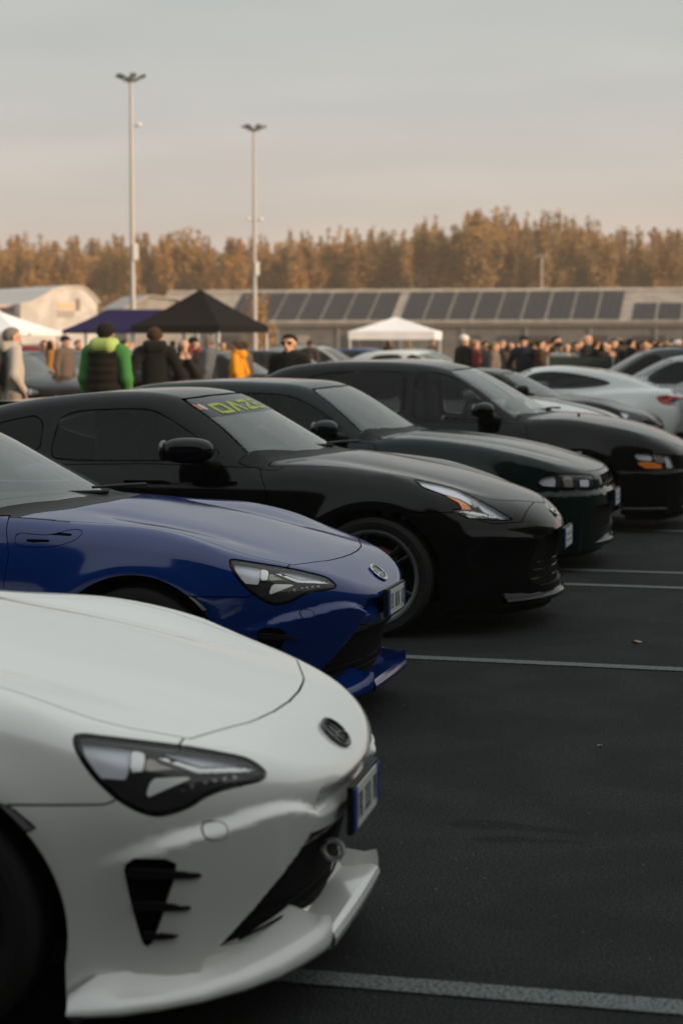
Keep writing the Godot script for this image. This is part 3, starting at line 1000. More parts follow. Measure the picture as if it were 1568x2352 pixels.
func sports_shapes() -> Dictionary:
	# the black two-seater
	var c := plain_field()
	c.top = L([[-4.4, 0.86], [-4.2, 0.93], [-3.8, 1.02], [-3.2, 1.0], [-2.6, 0.98], [-1.9, 0.975], [-1.3, 0.992], [-0.9, 0.93], [-0.6, 0.868], [-0.3, 0.785], [-0.105, 0.703], [-0.02, 0.625], [0.04, 0.55], [0.15, 0.40]])
	c.edge = L([[-4.4, 0.80], [-4.2, 0.90], [-3.8, 1.0], [-3.4, 1.005], [-3.0, 0.975], [-2.5, 0.94], [-1.9, 0.945], [-1.4, 0.952], [-1.1, 0.938], [-0.8, 0.897], [-0.57, 0.835], [-0.4, 0.773], [-0.2, 0.69], [0.0, 0.58], [0.1, 0.5]])
	c.ez = 0.72
	c.vz = 0.50
	c.vw = 0.15
	c.valley = L([[-1.6, 0.0], [-1.25, 0.008], [-0.9, 0.015], [-0.5, 0.012], [-0.2, 0.0], [0.1, 0.0]], 6)
	c.wide = L([[-4.4, 0.80], [-4.1, 0.87], [-3.7, 0.915], [-3.49, 0.922], [-3.0, 0.90], [-2.4, 0.87], [-1.7, 0.872], [-1.2, 0.90], [-0.94, 0.915], [-0.6, 0.905], [-0.3, 0.88], [0.1, 0.85]], 6)
	c.tuck = L([[0.0, 0.06], [0.15, 0.03], [0.3, 0.01], [0.5, 0.0], [0.65, 0.004], [0.8, 0.035], [0.9, 0.08], [1.0, 0.14], [1.4, 0.4]], 3)
	c.nose = L([[0.0, -0.10], [0.13, -0.04], [0.25, -0.02], [0.4, -0.02], [0.5, 0.0], [0.57, 0.01], [0.65, -0.02], [0.75, -0.1], [1.0, -0.4]], 3)
	c.sweep = L([[0.0, 0.0], [0.2, 0.015], [0.4, 0.075], [0.55, 0.165], [0.65, 0.25], [0.75, 0.37], [0.82, 0.48], [0.9, 0.68], [1.0, 1.0]], 2)
	c.tail = L([[0.0, -4.05], [0.2, -4.15], [0.5, -4.25], [0.7, -4.23], [0.9, -4.15], [1.1, -4.1]], 3)
	c.roof = L([[-4.4, 0.78], [-4.1, 0.94], [-3.8, 1.075], [-3.53, 1.185], [-3.28, 1.258], [-3.05, 1.307], [-2.67, 1.353], [-2.4, 1.368], [-2.15, 1.358], [-1.95, 1.305], [-1.35, 0.975], [-0.9, 0.72]], 6)
	c.bow = 0.42
	c.cab = L([[-4.4, 0.40], [-3.9, 0.58], [-3.4, 0.70], [-2.8, 0.765], [-2.3, 0.785], [-1.8, 0.78], [-1.4, 0.755], [-1.0, 0.7]], 6)
	c.belt = 0.96
	c.lean = 0.5
	c.k_top = L([[-4.4, 0.06], [-2, 0.05], [-1.2, 0.07], [-0.8, 0.085], [-0.4, 0.06], [0.1, 0.04]])
	c.arches = [[-0.942, 0.335, 0.42, 0.022, 0.08], [-3.49, 0.335, 0.42, 0.025, 0.09]]
	c.shelf = L([[0.0, 0.52], [0.4, 0.53], [0.55, 0.555], [0.75, 0.585], [0.9, 0.58]])
	c.shelf_out = 0.012
	c.shelf_w = 0.05
	var m := car_shapes(c, {
		"step": 0.019, "length": 4.25, "height": 1.37, "sill": 0.15, "axles": [-0.942, -3.49], "axle_y": 0.335, "arch": 0.385, "skew": Vector3(0.245, 0.085, 0.72),
		"lamp": [[-0.745, 0.874], [-0.584, 0.847], [-0.492, 0.824], [-0.40, 0.781], [-0.273, 0.717], [-0.164, 0.656], [-0.23, 0.654], [-0.336, 0.656], [-0.434, 0.661], [-0.505, 0.691], [-0.548, 0.709], [-0.474, 0.711], [-0.491, 0.744], [-0.591, 0.795], [-0.698, 0.828]], "lamp_round": 0, "rim": 0.004,
		"openings": [["grille", 1, [[-0.2, 0.545], [0.2, 0.545], [0.36, 0.54], [0.44, 0.50], [0.50, 0.34], [0.44, 0.27], [0.36, 0.25], [-0.2, 0.25]], Vector3(-0.09, 0, 0)]],
		"bonnet": [[-0.105, -0.2], [-0.105, 0], [-0.135, 0.15], [-0.165, 0.25], [-0.24, 0.43], [-0.32, 0.54], [-0.45, 0.62], [-0.62, 0.70], [-0.9, 0.73], [-1.25, 0.75], [-1.58, 0.75], [-1.56, 0.68], [-1.40, 0.40], [-1.31, 0.2], [-1.28, 0], [-1.28, -0.2]],
		"bumper": [[-0.9, 0.705], [-0.50, 0.70], [-0.3, 0.63], [-0.16, 0.63], [-0.12, 0.80], [0.4, 0.8], [0.4, -0.2], [-0.9, -0.2]],
		"doors": [[[-1.62, 0.93], [-1.56, 0.78], [-1.58, 0.32], [-1.66, 0.24], [-2.62, 0.24], [-2.78, 0.42], [-2.90, 0.68], [-2.86, 0.93], [-2.3, 0.945]]],
		"cowl": [[-1.2, -0.2], [-1.2, 0.3], [-1.5, 0.78], [-1.75, 0.78], [-1.66, 0.66], [-1.50, 0.42], [-1.42, 0.2], [-1.405, 0], [-1.405, -0.2]], "cowl_top": 1.04,
		"pane": [[-0.2, 0.93], [0.3, 0.93], [0.74, 0.93], [0.735, 0.98], [0.64, 1.15], [0.58, 1.28], [0.55, 1.31], [0.3, 1.325], [0.0, 1.33], [-0.2, 1.33]], "pane_from": -1.30,
		"windows": {"side_window": [[-1.80, 0.975], [-2.2, 0.962], [-2.86, 0.955], [-2.90, 1.0], [-2.88, 1.19], [-2.80, 1.235], [-2.6, 1.25], [-2.34, 1.255], [-2.26, 1.235], [-2.1, 1.15]], "rear_quarter_window": [[-2.97, 0.97], [-3.30, 1.05], [-3.42, 1.12], [-3.2, 1.18], [-2.98, 1.22]]},
		"rear_pane": [[-0.2, 1.02], [0.44, 1.02], [0.50, 1.15], [0.46, 1.24], [-0.2, 1.26]], "rear_from": -3.1,
		"tail": [[-3.95, 0.90], [-4.25, 0.90], [-4.3, 0.74], [-4.05, 0.76]],
		"lamp_parts": [["amber_indicator", [[-0.61, 0.797], [-0.541, 0.782], [-0.477, 0.762], [-0.435, 0.738], [-0.412, 0.712], [-0.474, 0.711], [-0.484, 0.735]], 0.012],
			["reflector", [[-0.72, 0.865], [-0.585, 0.838], [-0.50, 0.815], [-0.42, 0.775], [-0.39, 0.745], [-0.41, 0.735], [-0.47, 0.768], [-0.60, 0.805], [-0.69, 0.838]], 0.022],
			["projector", [[-0.42, 0.78], [-0.385, 0.765], [-0.36, 0.73], [-0.40, 0.725]], 0.012],
			["lamp_tray", [[-0.38, 0.765], [-0.28, 0.712], [-0.18, 0.66], [-0.24, 0.662], [-0.34, 0.70], [-0.37, 0.73]], 0.028],
			["light_guide", [[-0.535, 0.706], [-0.40, 0.70], [-0.27, 0.675], [-0.25, 0.665], [-0.30, 0.668], [-0.42, 0.684]], 0.012],
			["reflector_bar", [[-0.46, 0.69], [-0.40, 0.683], [-0.33, 0.67], [-0.38, 0.663], [-0.43, 0.668]], 0.02]],
	})
	# the strip across the top of the windscreen, and its lettering
	var band := Cutter.new(1, [[-0.3, 1.235], [0.3, 1.225], [0.9, 1.19], [0.9, 1.5], [-0.3, 1.5]])
	m.sun_strip = part_of(m.windscreen, band, 0, true).offset(0.001)
	m.windscreen = part_of(m.windscreen, band, 0, false)
	m.letters = []
	var glyphs := [
		[0.500, 0.375, [[[0.0, 0.0], [0.2, 0.0], [0.2, 1.0], [0.0, 1.0]], [[0.0, 0.0], [0.9, 0.0], [1.0, 0.22], [0.0, 0.22]], [[0.9, 0.0], [1.0, 0.2], [1.0, 1.0], [0.76, 1.0], [0.76, 0.0]], [[0.0, 1.0], [1.0, 1.0], [1.0, 0.76], [0.0, 0.76]]]],
		[0.355, 0.215, [[[0.35, 0.0], [0.6, 0.0], [0.25, 1.0], [0.0, 1.0]], [[0.35, 0.0], [0.6, 0.0], [1.0, 1.0], [0.75, 1.0]]]],
		[0.200, 0.050, [[[0.0, 0.0], [1.0, 0.0], [1.0, 0.24], [0.0, 0.24]], [[0.72, 0.24], [1.0, 0.24], [0.28, 0.76], [0.0, 0.76]], [[0.0, 0.76], [1.0, 0.76], [1.0, 1.0], [0.0, 1.0]]]],
		[0.035, -0.100, [[[0.0, 0.0], [1.0, 0.0], [1.0, 0.2], [0.0, 0.2]], [[0.0, 0.4], [0.8, 0.4], [0.8, 0.6], [0.0, 0.6]], [[0.0, 0.8], [1.0, 0.8], [1.0, 1.0], [0.0, 1.0]], [[0.0, 0.2], [0.2, 0.2], [0.2, 0.8], [0.0, 0.8]]]],
	]
	var whole: Shape = m.sun_strip.both()
	for gl in glyphs:
		var word := Shape.new()
		var high := 0.002
		for st in gl[2]:
			var p := []
			for q in st:
				var z: float = lerpf(gl[0], gl[1], q[0])
				p.append([z, lerpf(1.297, 1.242, q[1]) - 0.085 * z * z])
			high += 0.0003
			word.add(part_of(whole, FlatCut.new(p), 0, true).offset(high))
		m.letters.append(word)
	m.stickers = []
	for q in [[0.63, 0.595], [0.595, 0.565], [0.565, 0.535]]:
		m.stickers.append(part_of(whole, FlatCut.new([[q[0], 1.245], [q[1], 1.25], [q[1], 1.282], [q[0], 1.275]]), 0, true).offset(0.002))
	return m


class FlatCut:                          # an outline in z, y that keeps the sides apart
	var p := PackedVector2Array()
	func _init(pts: Array) -> void:
		for q in pts:
			p.append(Vector2(q[0], q[1]))
		if Geometry2D.is_polygon_clockwise(p):
			p.reverse()
	func sd(q: Vector3) -> float:
		var u := Vector2(q.z, q.y)
		var worst := -1e9
		for i in p.size():
			var e := p[(i + 1) % p.size()] - p[i]
			worst = maxf(worst, (u - p[i]).dot(Vector2(e.y, -e.x).normalized()))
		return worst


func saloon_shapes() -> Dictionary:
	# the dark green two-door with the long flat bonnet
	var c := plain_field()
	c.top = L([[-4.75, 0.90], [-4.6, 0.96], [-4.2, 1.0], [-3.6, 0.995], [-2.6, 0.97], [-1.9, 0.965], [-1.45, 0.985], [-0.95, 0.935], [-0.58, 0.868], [-0.3, 0.795], [-0.12, 0.735], [-0.02, 0.69], [0.1, 0.6]])
	c.edge = L([[-4.75, 0.84], [-4.6, 0.92], [-4.2, 0.965], [-3.6, 0.965], [-2.6, 0.93], [-1.9, 0.92], [-1.4, 0.955], [-0.95, 0.918], [-0.59, 0.855], [-0.33, 0.787], [-0.13, 0.722], [0.1, 0.62]])
	c.ez = 0.66
	c.vz = 0.40
	c.vw = 0.1
	c.valley = L([[-1.7, 0.0], [-1.4, 0.008], [-0.5, 0.008], [-0.2, 0.0], [0.1, 0.0]])
	c.wide = L([[-4.75, 0.80], [-4.4, 0.845], [-3.6, 0.872], [-2.6, 0.86], [-1.7, 0.86], [-1.0, 0.868], [-0.5, 0.86], [-0.2, 0.845], [0.1, 0.83]])
	c.tail = L([[0.0, -4.45], [0.3, -4.6], [0.6, -4.64], [0.9, -4.6], [1.1, -4.5]])
	c.roof = L([[-4.6, 0.80], [-4.2, 0.99], [-3.9, 1.13], [-3.6, 1.26], [-3.35, 1.335], [-3.07, 1.357], [-2.73, 1.368], [-2.39, 1.36], [-2.12, 1.338], [-1.9, 1.25], [-1.46, 0.985], [-1.0, 0.74]], 5)
	c.cab = L([[-4.6, 0.52], [-4.0, 0.66], [-3.4, 0.74], [-2.6, 0.765], [-1.9, 0.755], [-1.4, 0.73], [-1.0, 0.70]])
	c.bow = 0.38
	c.belt = 0.945
	c.lean = 0.42
	c.k_top = L([[-4.7, 0.05], [-2, 0.04], [-0.6, 0.05], [0.1, 0.035]])
	c.arches = [[-0.93, 0.31, 0.39, 0.015, 0.07], [-3.65, 0.31, 0.39, 0.018, 0.08]]
	c.shelf = L([[0.0, 0.57], [0.9, 0.57]])
	c.shelf_out = 0.02
	c.shelf_w = 0.03
	c.shelf_x = -0.8
	return car_shapes(c, {
		"step": 0.024, "length": 4.64, "height": 1.37, "sill": 0.15, "axles": [-0.93, -3.65], "axle_y": 0.31, "arch": 0.36, "skew": Vector3(0.24, 0.08, 0.68),
		"lamp": [[-0.475, 0.645], [-0.43, 0.69], [-0.299, 0.706], [-0.107, 0.708], [-0.03, 0.705], [-0.03, 0.60], [-0.076, 0.598], [-0.30, 0.598], [-0.46, 0.605]],
		"openings": [["grille", 1, [[-0.2, 0.685], [0.36, 0.68], [0.36, 0.61], [-0.2, 0.61]], Vector3(-0.05, 0, 0)], ["lower_grille", 1, [[-0.2, 0.47], [0.55, 0.47], [0.60, 0.44], [0.58, 0.31], [0.50, 0.28], [-0.2, 0.28]], Vector3(-0.09, 0, 0)]],
		"bonnet": [[-0.06, -0.2], [-0.06, 0.0], [-0.075, 0.3], [-0.11, 0.52], [-0.2, 0.62], [-0.5, 0.675], [-1.0, 0.69], [-1.62, 0.70], [-1.55, 0.55], [-1.43, 0.25], [-1.40, 0], [-1.40, -0.2]],
		"bumper": [[-0.85, 0.575], [-0.47, 0.575], [-0.40, 0.60], [0.4, 0.60], [0.4, -0.2], [-0.85, -0.2]],
		"doors": [[[-1.62, 0.91], [-1.56, 0.7], [-1.58, 0.3], [-1.66, 0.23], [-2.75, 0.23], [-2.86, 0.5], [-2.88, 0.91], [-2.3, 0.93]]],
		"cowl": [[-1.3, -0.2], [-1.3, 0.3], [-1.5, 0.74], [-1.75, 0.74], [-1.69, 0.62], [-1.57, 0.4], [-1.51, 0.2], [-1.50, 0], [-1.50, -0.2]], "cowl_top": 1.02,
		"pane": [[-0.2, 0.92], [0.3, 0.92], [0.72, 0.92], [0.71, 0.97], [0.63, 1.15], [0.57, 1.27], [0.53, 1.295], [0.3, 1.305], [0.0, 1.31], [-0.2, 1.31]], "pane_from": -1.38,
		"windows": {"side_window": [[-1.82, 0.965], [-2.1, 0.945], [-2.9, 0.945], [-2.92, 1.0], [-2.86, 1.24], [-2.75, 1.265], [-2.35, 1.26], [-2.2, 1.22], [-1.98, 1.10]], "rear_quarter_window": [[-3.0, 0.95], [-3.65, 0.98], [-3.72, 1.02], [-3.5, 1.18], [-3.3, 1.245], [-2.98, 1.25]]},
		"rear_pane": [[-0.2, 1.03], [0.58, 1.03], [0.55, 1.18], [0.48, 1.27], [-0.2, 1.29]], "rear_from": -3.4,
		"tail": [[-4.5, 0.86], [-4.7, 0.86], [-4.7, 0.68], [-4.5, 0.68]],
		"lamp_parts": [["reflector", [[-0.46, 0.645], [-0.42, 0.682], [-0.34, 0.693], [-0.33, 0.61], [-0.45, 0.613]], 0.02], ["projector", [[-0.28, 0.685], [-0.21, 0.688], [-0.20, 0.615], [-0.27, 0.612]], 0.015], ["light_guide", [[-0.33, 0.698], [-0.12, 0.702], [-0.12, 0.692], [-0.32, 0.688]], 0.012], ["lamp_tray", [[-0.15, 0.67], [-0.07, 0.67], [-0.07, 0.62], [-0.14, 0.62]], 0.03]],
	})


func sedan_shapes() -> Dictionary:
	# the tall black four-door with upright lamps
	var c := plain_field()
	c.top = L([[-4.65, 0.95], [-4.5, 1.03], [-4.2, 1.06], [-3.5, 1.02], [-2.6, 0.99], [-1.7, 0.99], [-1.2, 1.01], [-0.73, 0.962], [-0.41, 0.885], [-0.2, 0.80], [-0.06, 0.715], [0.0, 0.67], [0.1, 0.56]])
	c.edge = L([[-4.65, 0.88], [-4.5, 0.97], [-4.2, 1.02], [-3.5, 1.0], [-2.6, 0.965], [-1.7, 0.95], [-1.14, 0.985], [-0.73, 0.938], [-0.41, 0.865], [-0.2, 0.78], [-0.05, 0.69], [0.1, 0.57]])
	c.ez = 0.62
	c.wide = L([[-4.65, 0.82], [-4.3, 0.86], [-3.6, 0.89], [-2.6, 0.865], [-1.7, 0.865], [-0.95, 0.89], [-0.5, 0.88], [-0.2, 0.86], [0.1, 0.84]])
	c.tail = L([[0.0, -4.4], [0.3, -4.5], [0.6, -4.54], [0.9, -4.52], [1.15, -4.4]])
	c.roof = L([[-4.6, 0.88], [-4.2, 1.10], [-3.9, 1.27], [-3.57, 1.42], [-3.24, 1.47], [-2.84, 1.483], [-2.43, 1.472], [-2.1, 1.43], [-1.85, 1.33], [-1.27, 0.995], [-0.8, 0.74]], 5)
	c.cab = L([[-4.6, 0.56], [-4.0, 0.69], [-3.4, 0.765], [-2.6, 0.775], [-1.9, 0.77], [-1.3, 0.745], [-1.0, 0.70]])
	c.bow = 0.32
	c.belt = 0.965
	c.lean = 0.36
	c.k_cab = 0.085
	c.k_top = L([[-4.7, 0.05], [-2, 0.045], [-0.6, 0.06], [0.1, 0.04]])
	c.arches = [[-0.93, 0.325, 0.40, 0.022, 0.07], [-3.56, 0.325, 0.40, 0.022, 0.08]]
	c.shelf = L([[0.0, 0.54], [0.9, 0.53]])
	c.shelf_out = 0.012
	c.shelf_x = -0.8
	return car_shapes(c, {
		"step": 0.026, "length": 4.54, "height": 1.49, "sill": 0.16, "axles": [-0.93, -3.56], "axle_y": 0.325, "arch": 0.375, "skew": Vector3(0.24, 0.065, 0.70),
		"lamp": [[-0.515, 0.685], [-0.35, 0.683], [-0.158, 0.672], [-0.125, 0.60], [-0.10, 0.552], [-0.25, 0.545], [-0.438, 0.545]], "rim": 0.006,
		"openings": [["grille", 1, [[-0.2, 0.655], [0.30, 0.65], [0.38, 0.60], [0.36, 0.56], [-0.2, 0.56]], Vector3(-0.06, 0, 0)], ["lower_grille", 1, [[-0.2, 0.48], [0.42, 0.48], [0.52, 0.44], [0.55, 0.30], [0.48, 0.25], [-0.2, 0.25]], Vector3(-0.1, 0, 0)]],
		"bonnet": [[-0.05, -0.2], [-0.05, 0.0], [-0.07, 0.25], [-0.13, 0.45], [-0.25, 0.56], [-0.55, 0.655], [-1.0, 0.68], [-1.42, 0.70], [-1.38, 0.55], [-1.26, 0.25], [-1.22, 0], [-1.22, -0.2]],
		"bumper": [[-0.85, 0.535], [-0.44, 0.535], [-0.15, 0.53], [-0.12, 0.66], [0.4, 0.68], [0.4, -0.2], [-0.85, -0.2]],
		"doors": [[[-1.40, 0.93], [-1.36, 0.7], [-1.38, 0.3], [-1.46, 0.24], [-2.36, 0.24], [-2.42, 0.5], [-2.44, 0.945]], [[-2.46, 0.945], [-2.44, 0.5], [-2.40, 0.24], [-3.05, 0.24], [-3.16, 0.45], [-3.34, 0.70], [-3.40, 0.955]]],
		"cowl": [[-1.1, -0.2], [-1.1, 0.3], [-1.3, 0.74], [-1.52, 0.74], [-1.46, 0.62], [-1.36, 0.4], [-1.31, 0.2], [-1.30, 0], [-1.30, -0.2]], "cowl_top": 1.04,
		"pane": [[-0.2, 0.93], [0.3, 0.93], [0.74, 0.93], [0.72, 0.99], [0.64, 1.2], [0.59, 1.34], [0.56, 1.385], [0.3, 1.40], [0.0, 1.405], [-0.2, 1.405]], "pane_from": -1.2,
		"windows": {"side_window": [[-1.62, 0.975], [-1.9, 0.965], [-2.40, 0.968], [-2.41, 1.0], [-2.41, 1.34], [-2.36, 1.372], [-2.2, 1.365], [-2.05, 1.32], [-1.8, 1.13]], "rear_side_window": [[-2.50, 0.97], [-3.35, 0.975], [-3.62, 1.02], [-3.66, 1.06], [-3.45, 1.29], [-3.3, 1.35], [-3.1, 1.375], [-2.55, 1.378], [-2.50, 1.35]]},
		"rear_pane": [[-0.2, 1.08], [0.60, 1.08], [0.57, 1.25], [0.50, 1.36], [-0.2, 1.38]], "rear_from": -3.5,
		"tail": [[-4.35, 0.95], [-4.7, 0.95], [-4.7, 0.72], [-4.4, 0.72]],
		"lamp_parts": [["amber_indicator", [[-0.47, 0.605], [-0.40, 0.612], [-0.30, 0.603], [-0.23, 0.578], [-0.25, 0.55], [-0.43, 0.553]], 0.012], ["reflector", [[-0.50, 0.677], [-0.36, 0.675], [-0.30, 0.62], [-0.40, 0.622], [-0.46, 0.63]], 0.02], ["projector", [[-0.33, 0.66], [-0.25, 0.665], [-0.20, 0.625], [-0.23, 0.595], [-0.30, 0.61]], 0.012], ["lamp_tray", [[-0.23, 0.662], [-0.17, 0.66], [-0.125, 0.56], [-0.19, 0.56], [-0.20, 0.61]], 0.025]],
	})


func far_saloon_shapes() -> Dictionary:
	# an ordinary four-door, for the rows behind
	var c := plain_field()
	c.top = L([[-4.65, 0.92], [-4.5, 1.0], [-4.1, 1.03], [-3.4, 1.0], [-1.7, 0.96], [-1.2, 0.99], [-0.7, 0.92], [-0.3, 0.82], [-0.1, 0.73], [0.1, 0.55]])
	c.edge = L([[-4.65, 0.86], [-4.5, 0.95], [-4.1, 0.99], [-3.4, 0.975], [-1.7, 0.93], [-1.2, 0.95], [-0.7, 0.89], [-0.3, 0.78], [-0.1, 0.69], [0.1, 0.53]])
	c.ez = 0.65
	c.wide = L([[-4.65, 0.80], [-4.3, 0.85], [-3.5, 0.88], [-2.4, 0.87], [-0.95, 0.88], [-0.4, 0.86], [0.1, 0.83]])
	c.tail = L([[0.0, -4.4], [0.3, -4.5], [0.6, -4.55], [0.9, -4.52], [1.15, -4.42]])
	c.roof = L([[-4.6, 0.84], [-4.2, 1.04], [-3.8, 1.25], [-3.5, 1.37], [-3.1, 1.425], [-2.6, 1.44], [-2.2, 1.41], [-1.9, 1.31], [-1.3, 0.98], [-0.8, 0.72]])
	c.cab = L([[-4.6, 0.54], [-3.9, 0.69], [-3.3, 0.765], [-2.4, 0.78], [-1.8, 0.77], [-1.2, 0.73]])
	c.belt = 0.95
	c.lean = 0.40
	c.arches = [[-0.92, 0.32, 0.39, 0.015, 0.08], [-3.6, 0.32, 0.39, 0.015, 0.08]]
	return car_shapes(c, {
		"step": 0.045, "length": 4.55, "height": 1.44, "sill": 0.17, "axles": [-0.92, -3.6], "axle_y": 0.32, "arch": 0.37, "skew": Vector3(0.2, 0.05, 0.7),
		"lamp": [[-0.60, 0.76], [-0.35, 0.75], [-0.12, 0.70], [-0.10, 0.61], [-0.3, 0.58], [-0.48, 0.62]], "rim": 0.01,
		"openings": [["grille", 1, [[-0.2, 0.66], [0.30, 0.66], [0.34, 0.57], [-0.2, 0.56]], Vector3(-0.05, 0, 0)], ["lower_grille", 1, [[-0.2, 0.42], [0.5, 0.42], [0.5, 0.28], [-0.2, 0.28]], Vector3(-0.06, 0, 0)]],
		"bonnet": [[-0.08, -0.2], [-0.08, 0], [-0.12, 0.35], [-0.22, 0.52], [-0.6, 0.66], [-1.42, 0.70], [-1.24, 0.2], [-1.21, 0], [-1.21, -0.2]],
		"bumper": [[-0.9, 0.585], [-0.40, 0.58], [-0.15, 0.60], [-0.1, 0.68], [0.4, 0.7], [0.4, -0.2], [-0.9, -0.2]],
		"doors": [[[-1.42, 0.93], [-1.38, 0.7], [-1.42, 0.25], [-2.38, 0.25], [-2.46, 0.5], [-2.48, 0.94]], [[-2.5, 0.94], [-2.48, 0.5], [-2.42, 0.25], [-3.05, 0.25], [-3.3, 0.65], [-3.4, 0.95]]],
		"pane": [[-0.2, 0.97], [0.70, 0.97], [0.63, 1.2], [0.56, 1.35], [-0.2, 1.37]], "pane_from": -1.25,
		"windows": {"side_window": [[-1.66, 0.97], [-2.44, 0.96], [-2.45, 1.33], [-2.2, 1.33], [-1.9, 1.17]], "rear_side_window": [[-2.54, 0.96], [-3.5, 0.98], [-3.6, 1.04], [-3.35, 1.28], [-3.1, 1.33], [-2.55, 1.335]]},
		"rear_pane": [[-0.2, 1.06], [0.58, 1.06], [0.5, 1.32], [-0.2, 1.34]], "rear_from": -3.4,
		"tail": [[-4.3, 0.92], [-4.7, 0.92], [-4.7, 0.72], [-4.4, 0.72]],
		"lamp_parts": [["amber_indicator", [[-0.585, 0.755], [-0.36, 0.745], [-0.34, 0.60], [-0.47, 0.62]], 0.008], ["reflector", [[-0.33, 0.73], [-0.24, 0.71], [-0.22, 0.61], [-0.31, 0.605]], 0.02], ["projector", [[-0.22, 0.70], [-0.14, 0.68], [-0.13, 0.63], [-0.22, 0.61]], 0.02]],
	})


func far_hatch_shapes() -> Dictionary:
	# a taller estate with roof rails, for the rows behind
	var c := plain_field()
	c.top = L([[-4.6, 0.95], [-4.4, 1.02], [-3.8, 1.02], [-1.6, 0.98], [-1.1, 1.02], [-0.6, 0.95], [-0.25, 0.85], [-0.08, 0.75], [0.1, 0.58]])
	c.edge = L([[-4.6, 0.9], [-4.4, 1.0], [-3.8, 1.0], [-1.6, 0.95], [-1.1, 0.98], [-0.6, 0.91], [-0.25, 0.81], [-0.08, 0.71], [0.1, 0.56]])
	c.ez = 0.65
	c.wide = L([[-4.6, 0.82], [-4.2, 0.87], [-3.4, 0.89], [-2.4, 0.88], [-0.9, 0.89], [-0.4, 0.87], [0.1, 0.84]])
	c.tail = L([[0.0, -4.35], [0.3, -4.42], [0.7, -4.45], [1.0, -4.40], [1.5, -4.2]])
	c.roof = L([[-4.7, 0.86], [-4.45, 1.06], [-4.2, 1.30], [-4.0, 1.42], [-3.6, 1.50], [-3.0, 1.54], [-2.5, 1.545], [-2.1, 1.51], [-1.8, 1.40], [-1.15, 1.0], [-0.7, 0.72]])
	c.cab = L([[-4.6, 0.70], [-4.2, 0.75], [-3.3, 0.79], [-2.4, 0.80], [-1.8, 0.785], [-1.1, 0.74]])
	c.belt = 0.98
	c.lean = 0.30
	c.arches = [[-0.90, 0.33, 0.40, 0.015, 0.08], [-3.5, 0.33, 0.40, 0.015, 0.08]]
	return car_shapes(c, {
		"step": 0.05, "length": 4.45, "height": 1.55, "sill": 0.18, "axles": [-0.90, -3.5], "axle_y": 0.33, "arch": 0.38, "skew": Vector3(0.2, 0.05, 0.7),
		"lamp": [[-0.62, 0.80], [-0.35, 0.79], [-0.12, 0.74], [-0.10, 0.66], [-0.3, 0.63], [-0.5, 0.68]], "rim": 0.01,
		"openings": [["grille", 1, [[-0.2, 0.70], [0.34, 0.70], [0.36, 0.58], [-0.2, 0.57]], Vector3(-0.05, 0, 0)], ["lower_grille", 1, [[-0.2, 0.44], [0.5, 0.44], [0.5, 0.3], [-0.2, 0.3]], Vector3(-0.06, 0, 0)]],
		"bonnet": [[-0.08, -0.2], [-0.08, 0], [-0.12, 0.35], [-0.22, 0.52], [-0.6, 0.67], [-1.3, 0.71], [-1.12, 0.2], [-1.08, 0], [-1.08, -0.2]],
		"bumper": [[-0.9, 0.63], [-0.40, 0.63], [-0.15, 0.65], [-0.1, 0.72], [0.4, 0.74], [0.4, -0.2], [-0.9, -0.2]],
		"doors": [[[-1.32, 0.95], [-1.3, 0.7], [-1.34, 0.26], [-2.32, 0.26], [-2.4, 0.5], [-2.42, 0.97]], [[-2.44, 0.97], [-2.42, 0.5], [-2.36, 0.26], [-3.0, 0.26], [-3.25, 0.65], [-3.32, 0.97]]],
		"pane": [[-0.2, 1.0], [0.70, 1.0], [0.64, 1.25], [0.58, 1.44], [-0.2, 1.46]], "pane_from": -1.15,
		"windows": {"side_window": [[-1.56, 1.0], [-2.38, 0.99], [-2.39, 1.42], [-2.15, 1.42], [-1.85, 1.25]], "rear_side_window": [[-2.48, 0.99], [-3.28, 1.0], [-3.3, 1.41], [-2.49, 1.43]], "rear_quarter_window": [[-3.36, 1.01], [-4.05, 1.05], [-4.0, 1.25], [-3.85, 1.36], [-3.37, 1.405]]},
		"rear_pane": [[-0.2, 1.08], [0.60, 1.08], [0.55, 1.36], [-0.2, 1.38]], "rear_from": -3.9,
		"tail": [[-4.2, 1.0], [-4.6, 1.0], [-4.6, 0.75], [-4.3, 0.75]],
		"lamp_parts": [["amber_indicator", [[-0.59, 0.79], [-0.48, 0.79], [-0.44, 0.68], [-0.5, 0.69]], 0.01], ["reflector", [[-0.44, 0.78], [-0.26, 0.755], [-0.24, 0.66], [-0.40, 0.66]], 0.02]],
	})


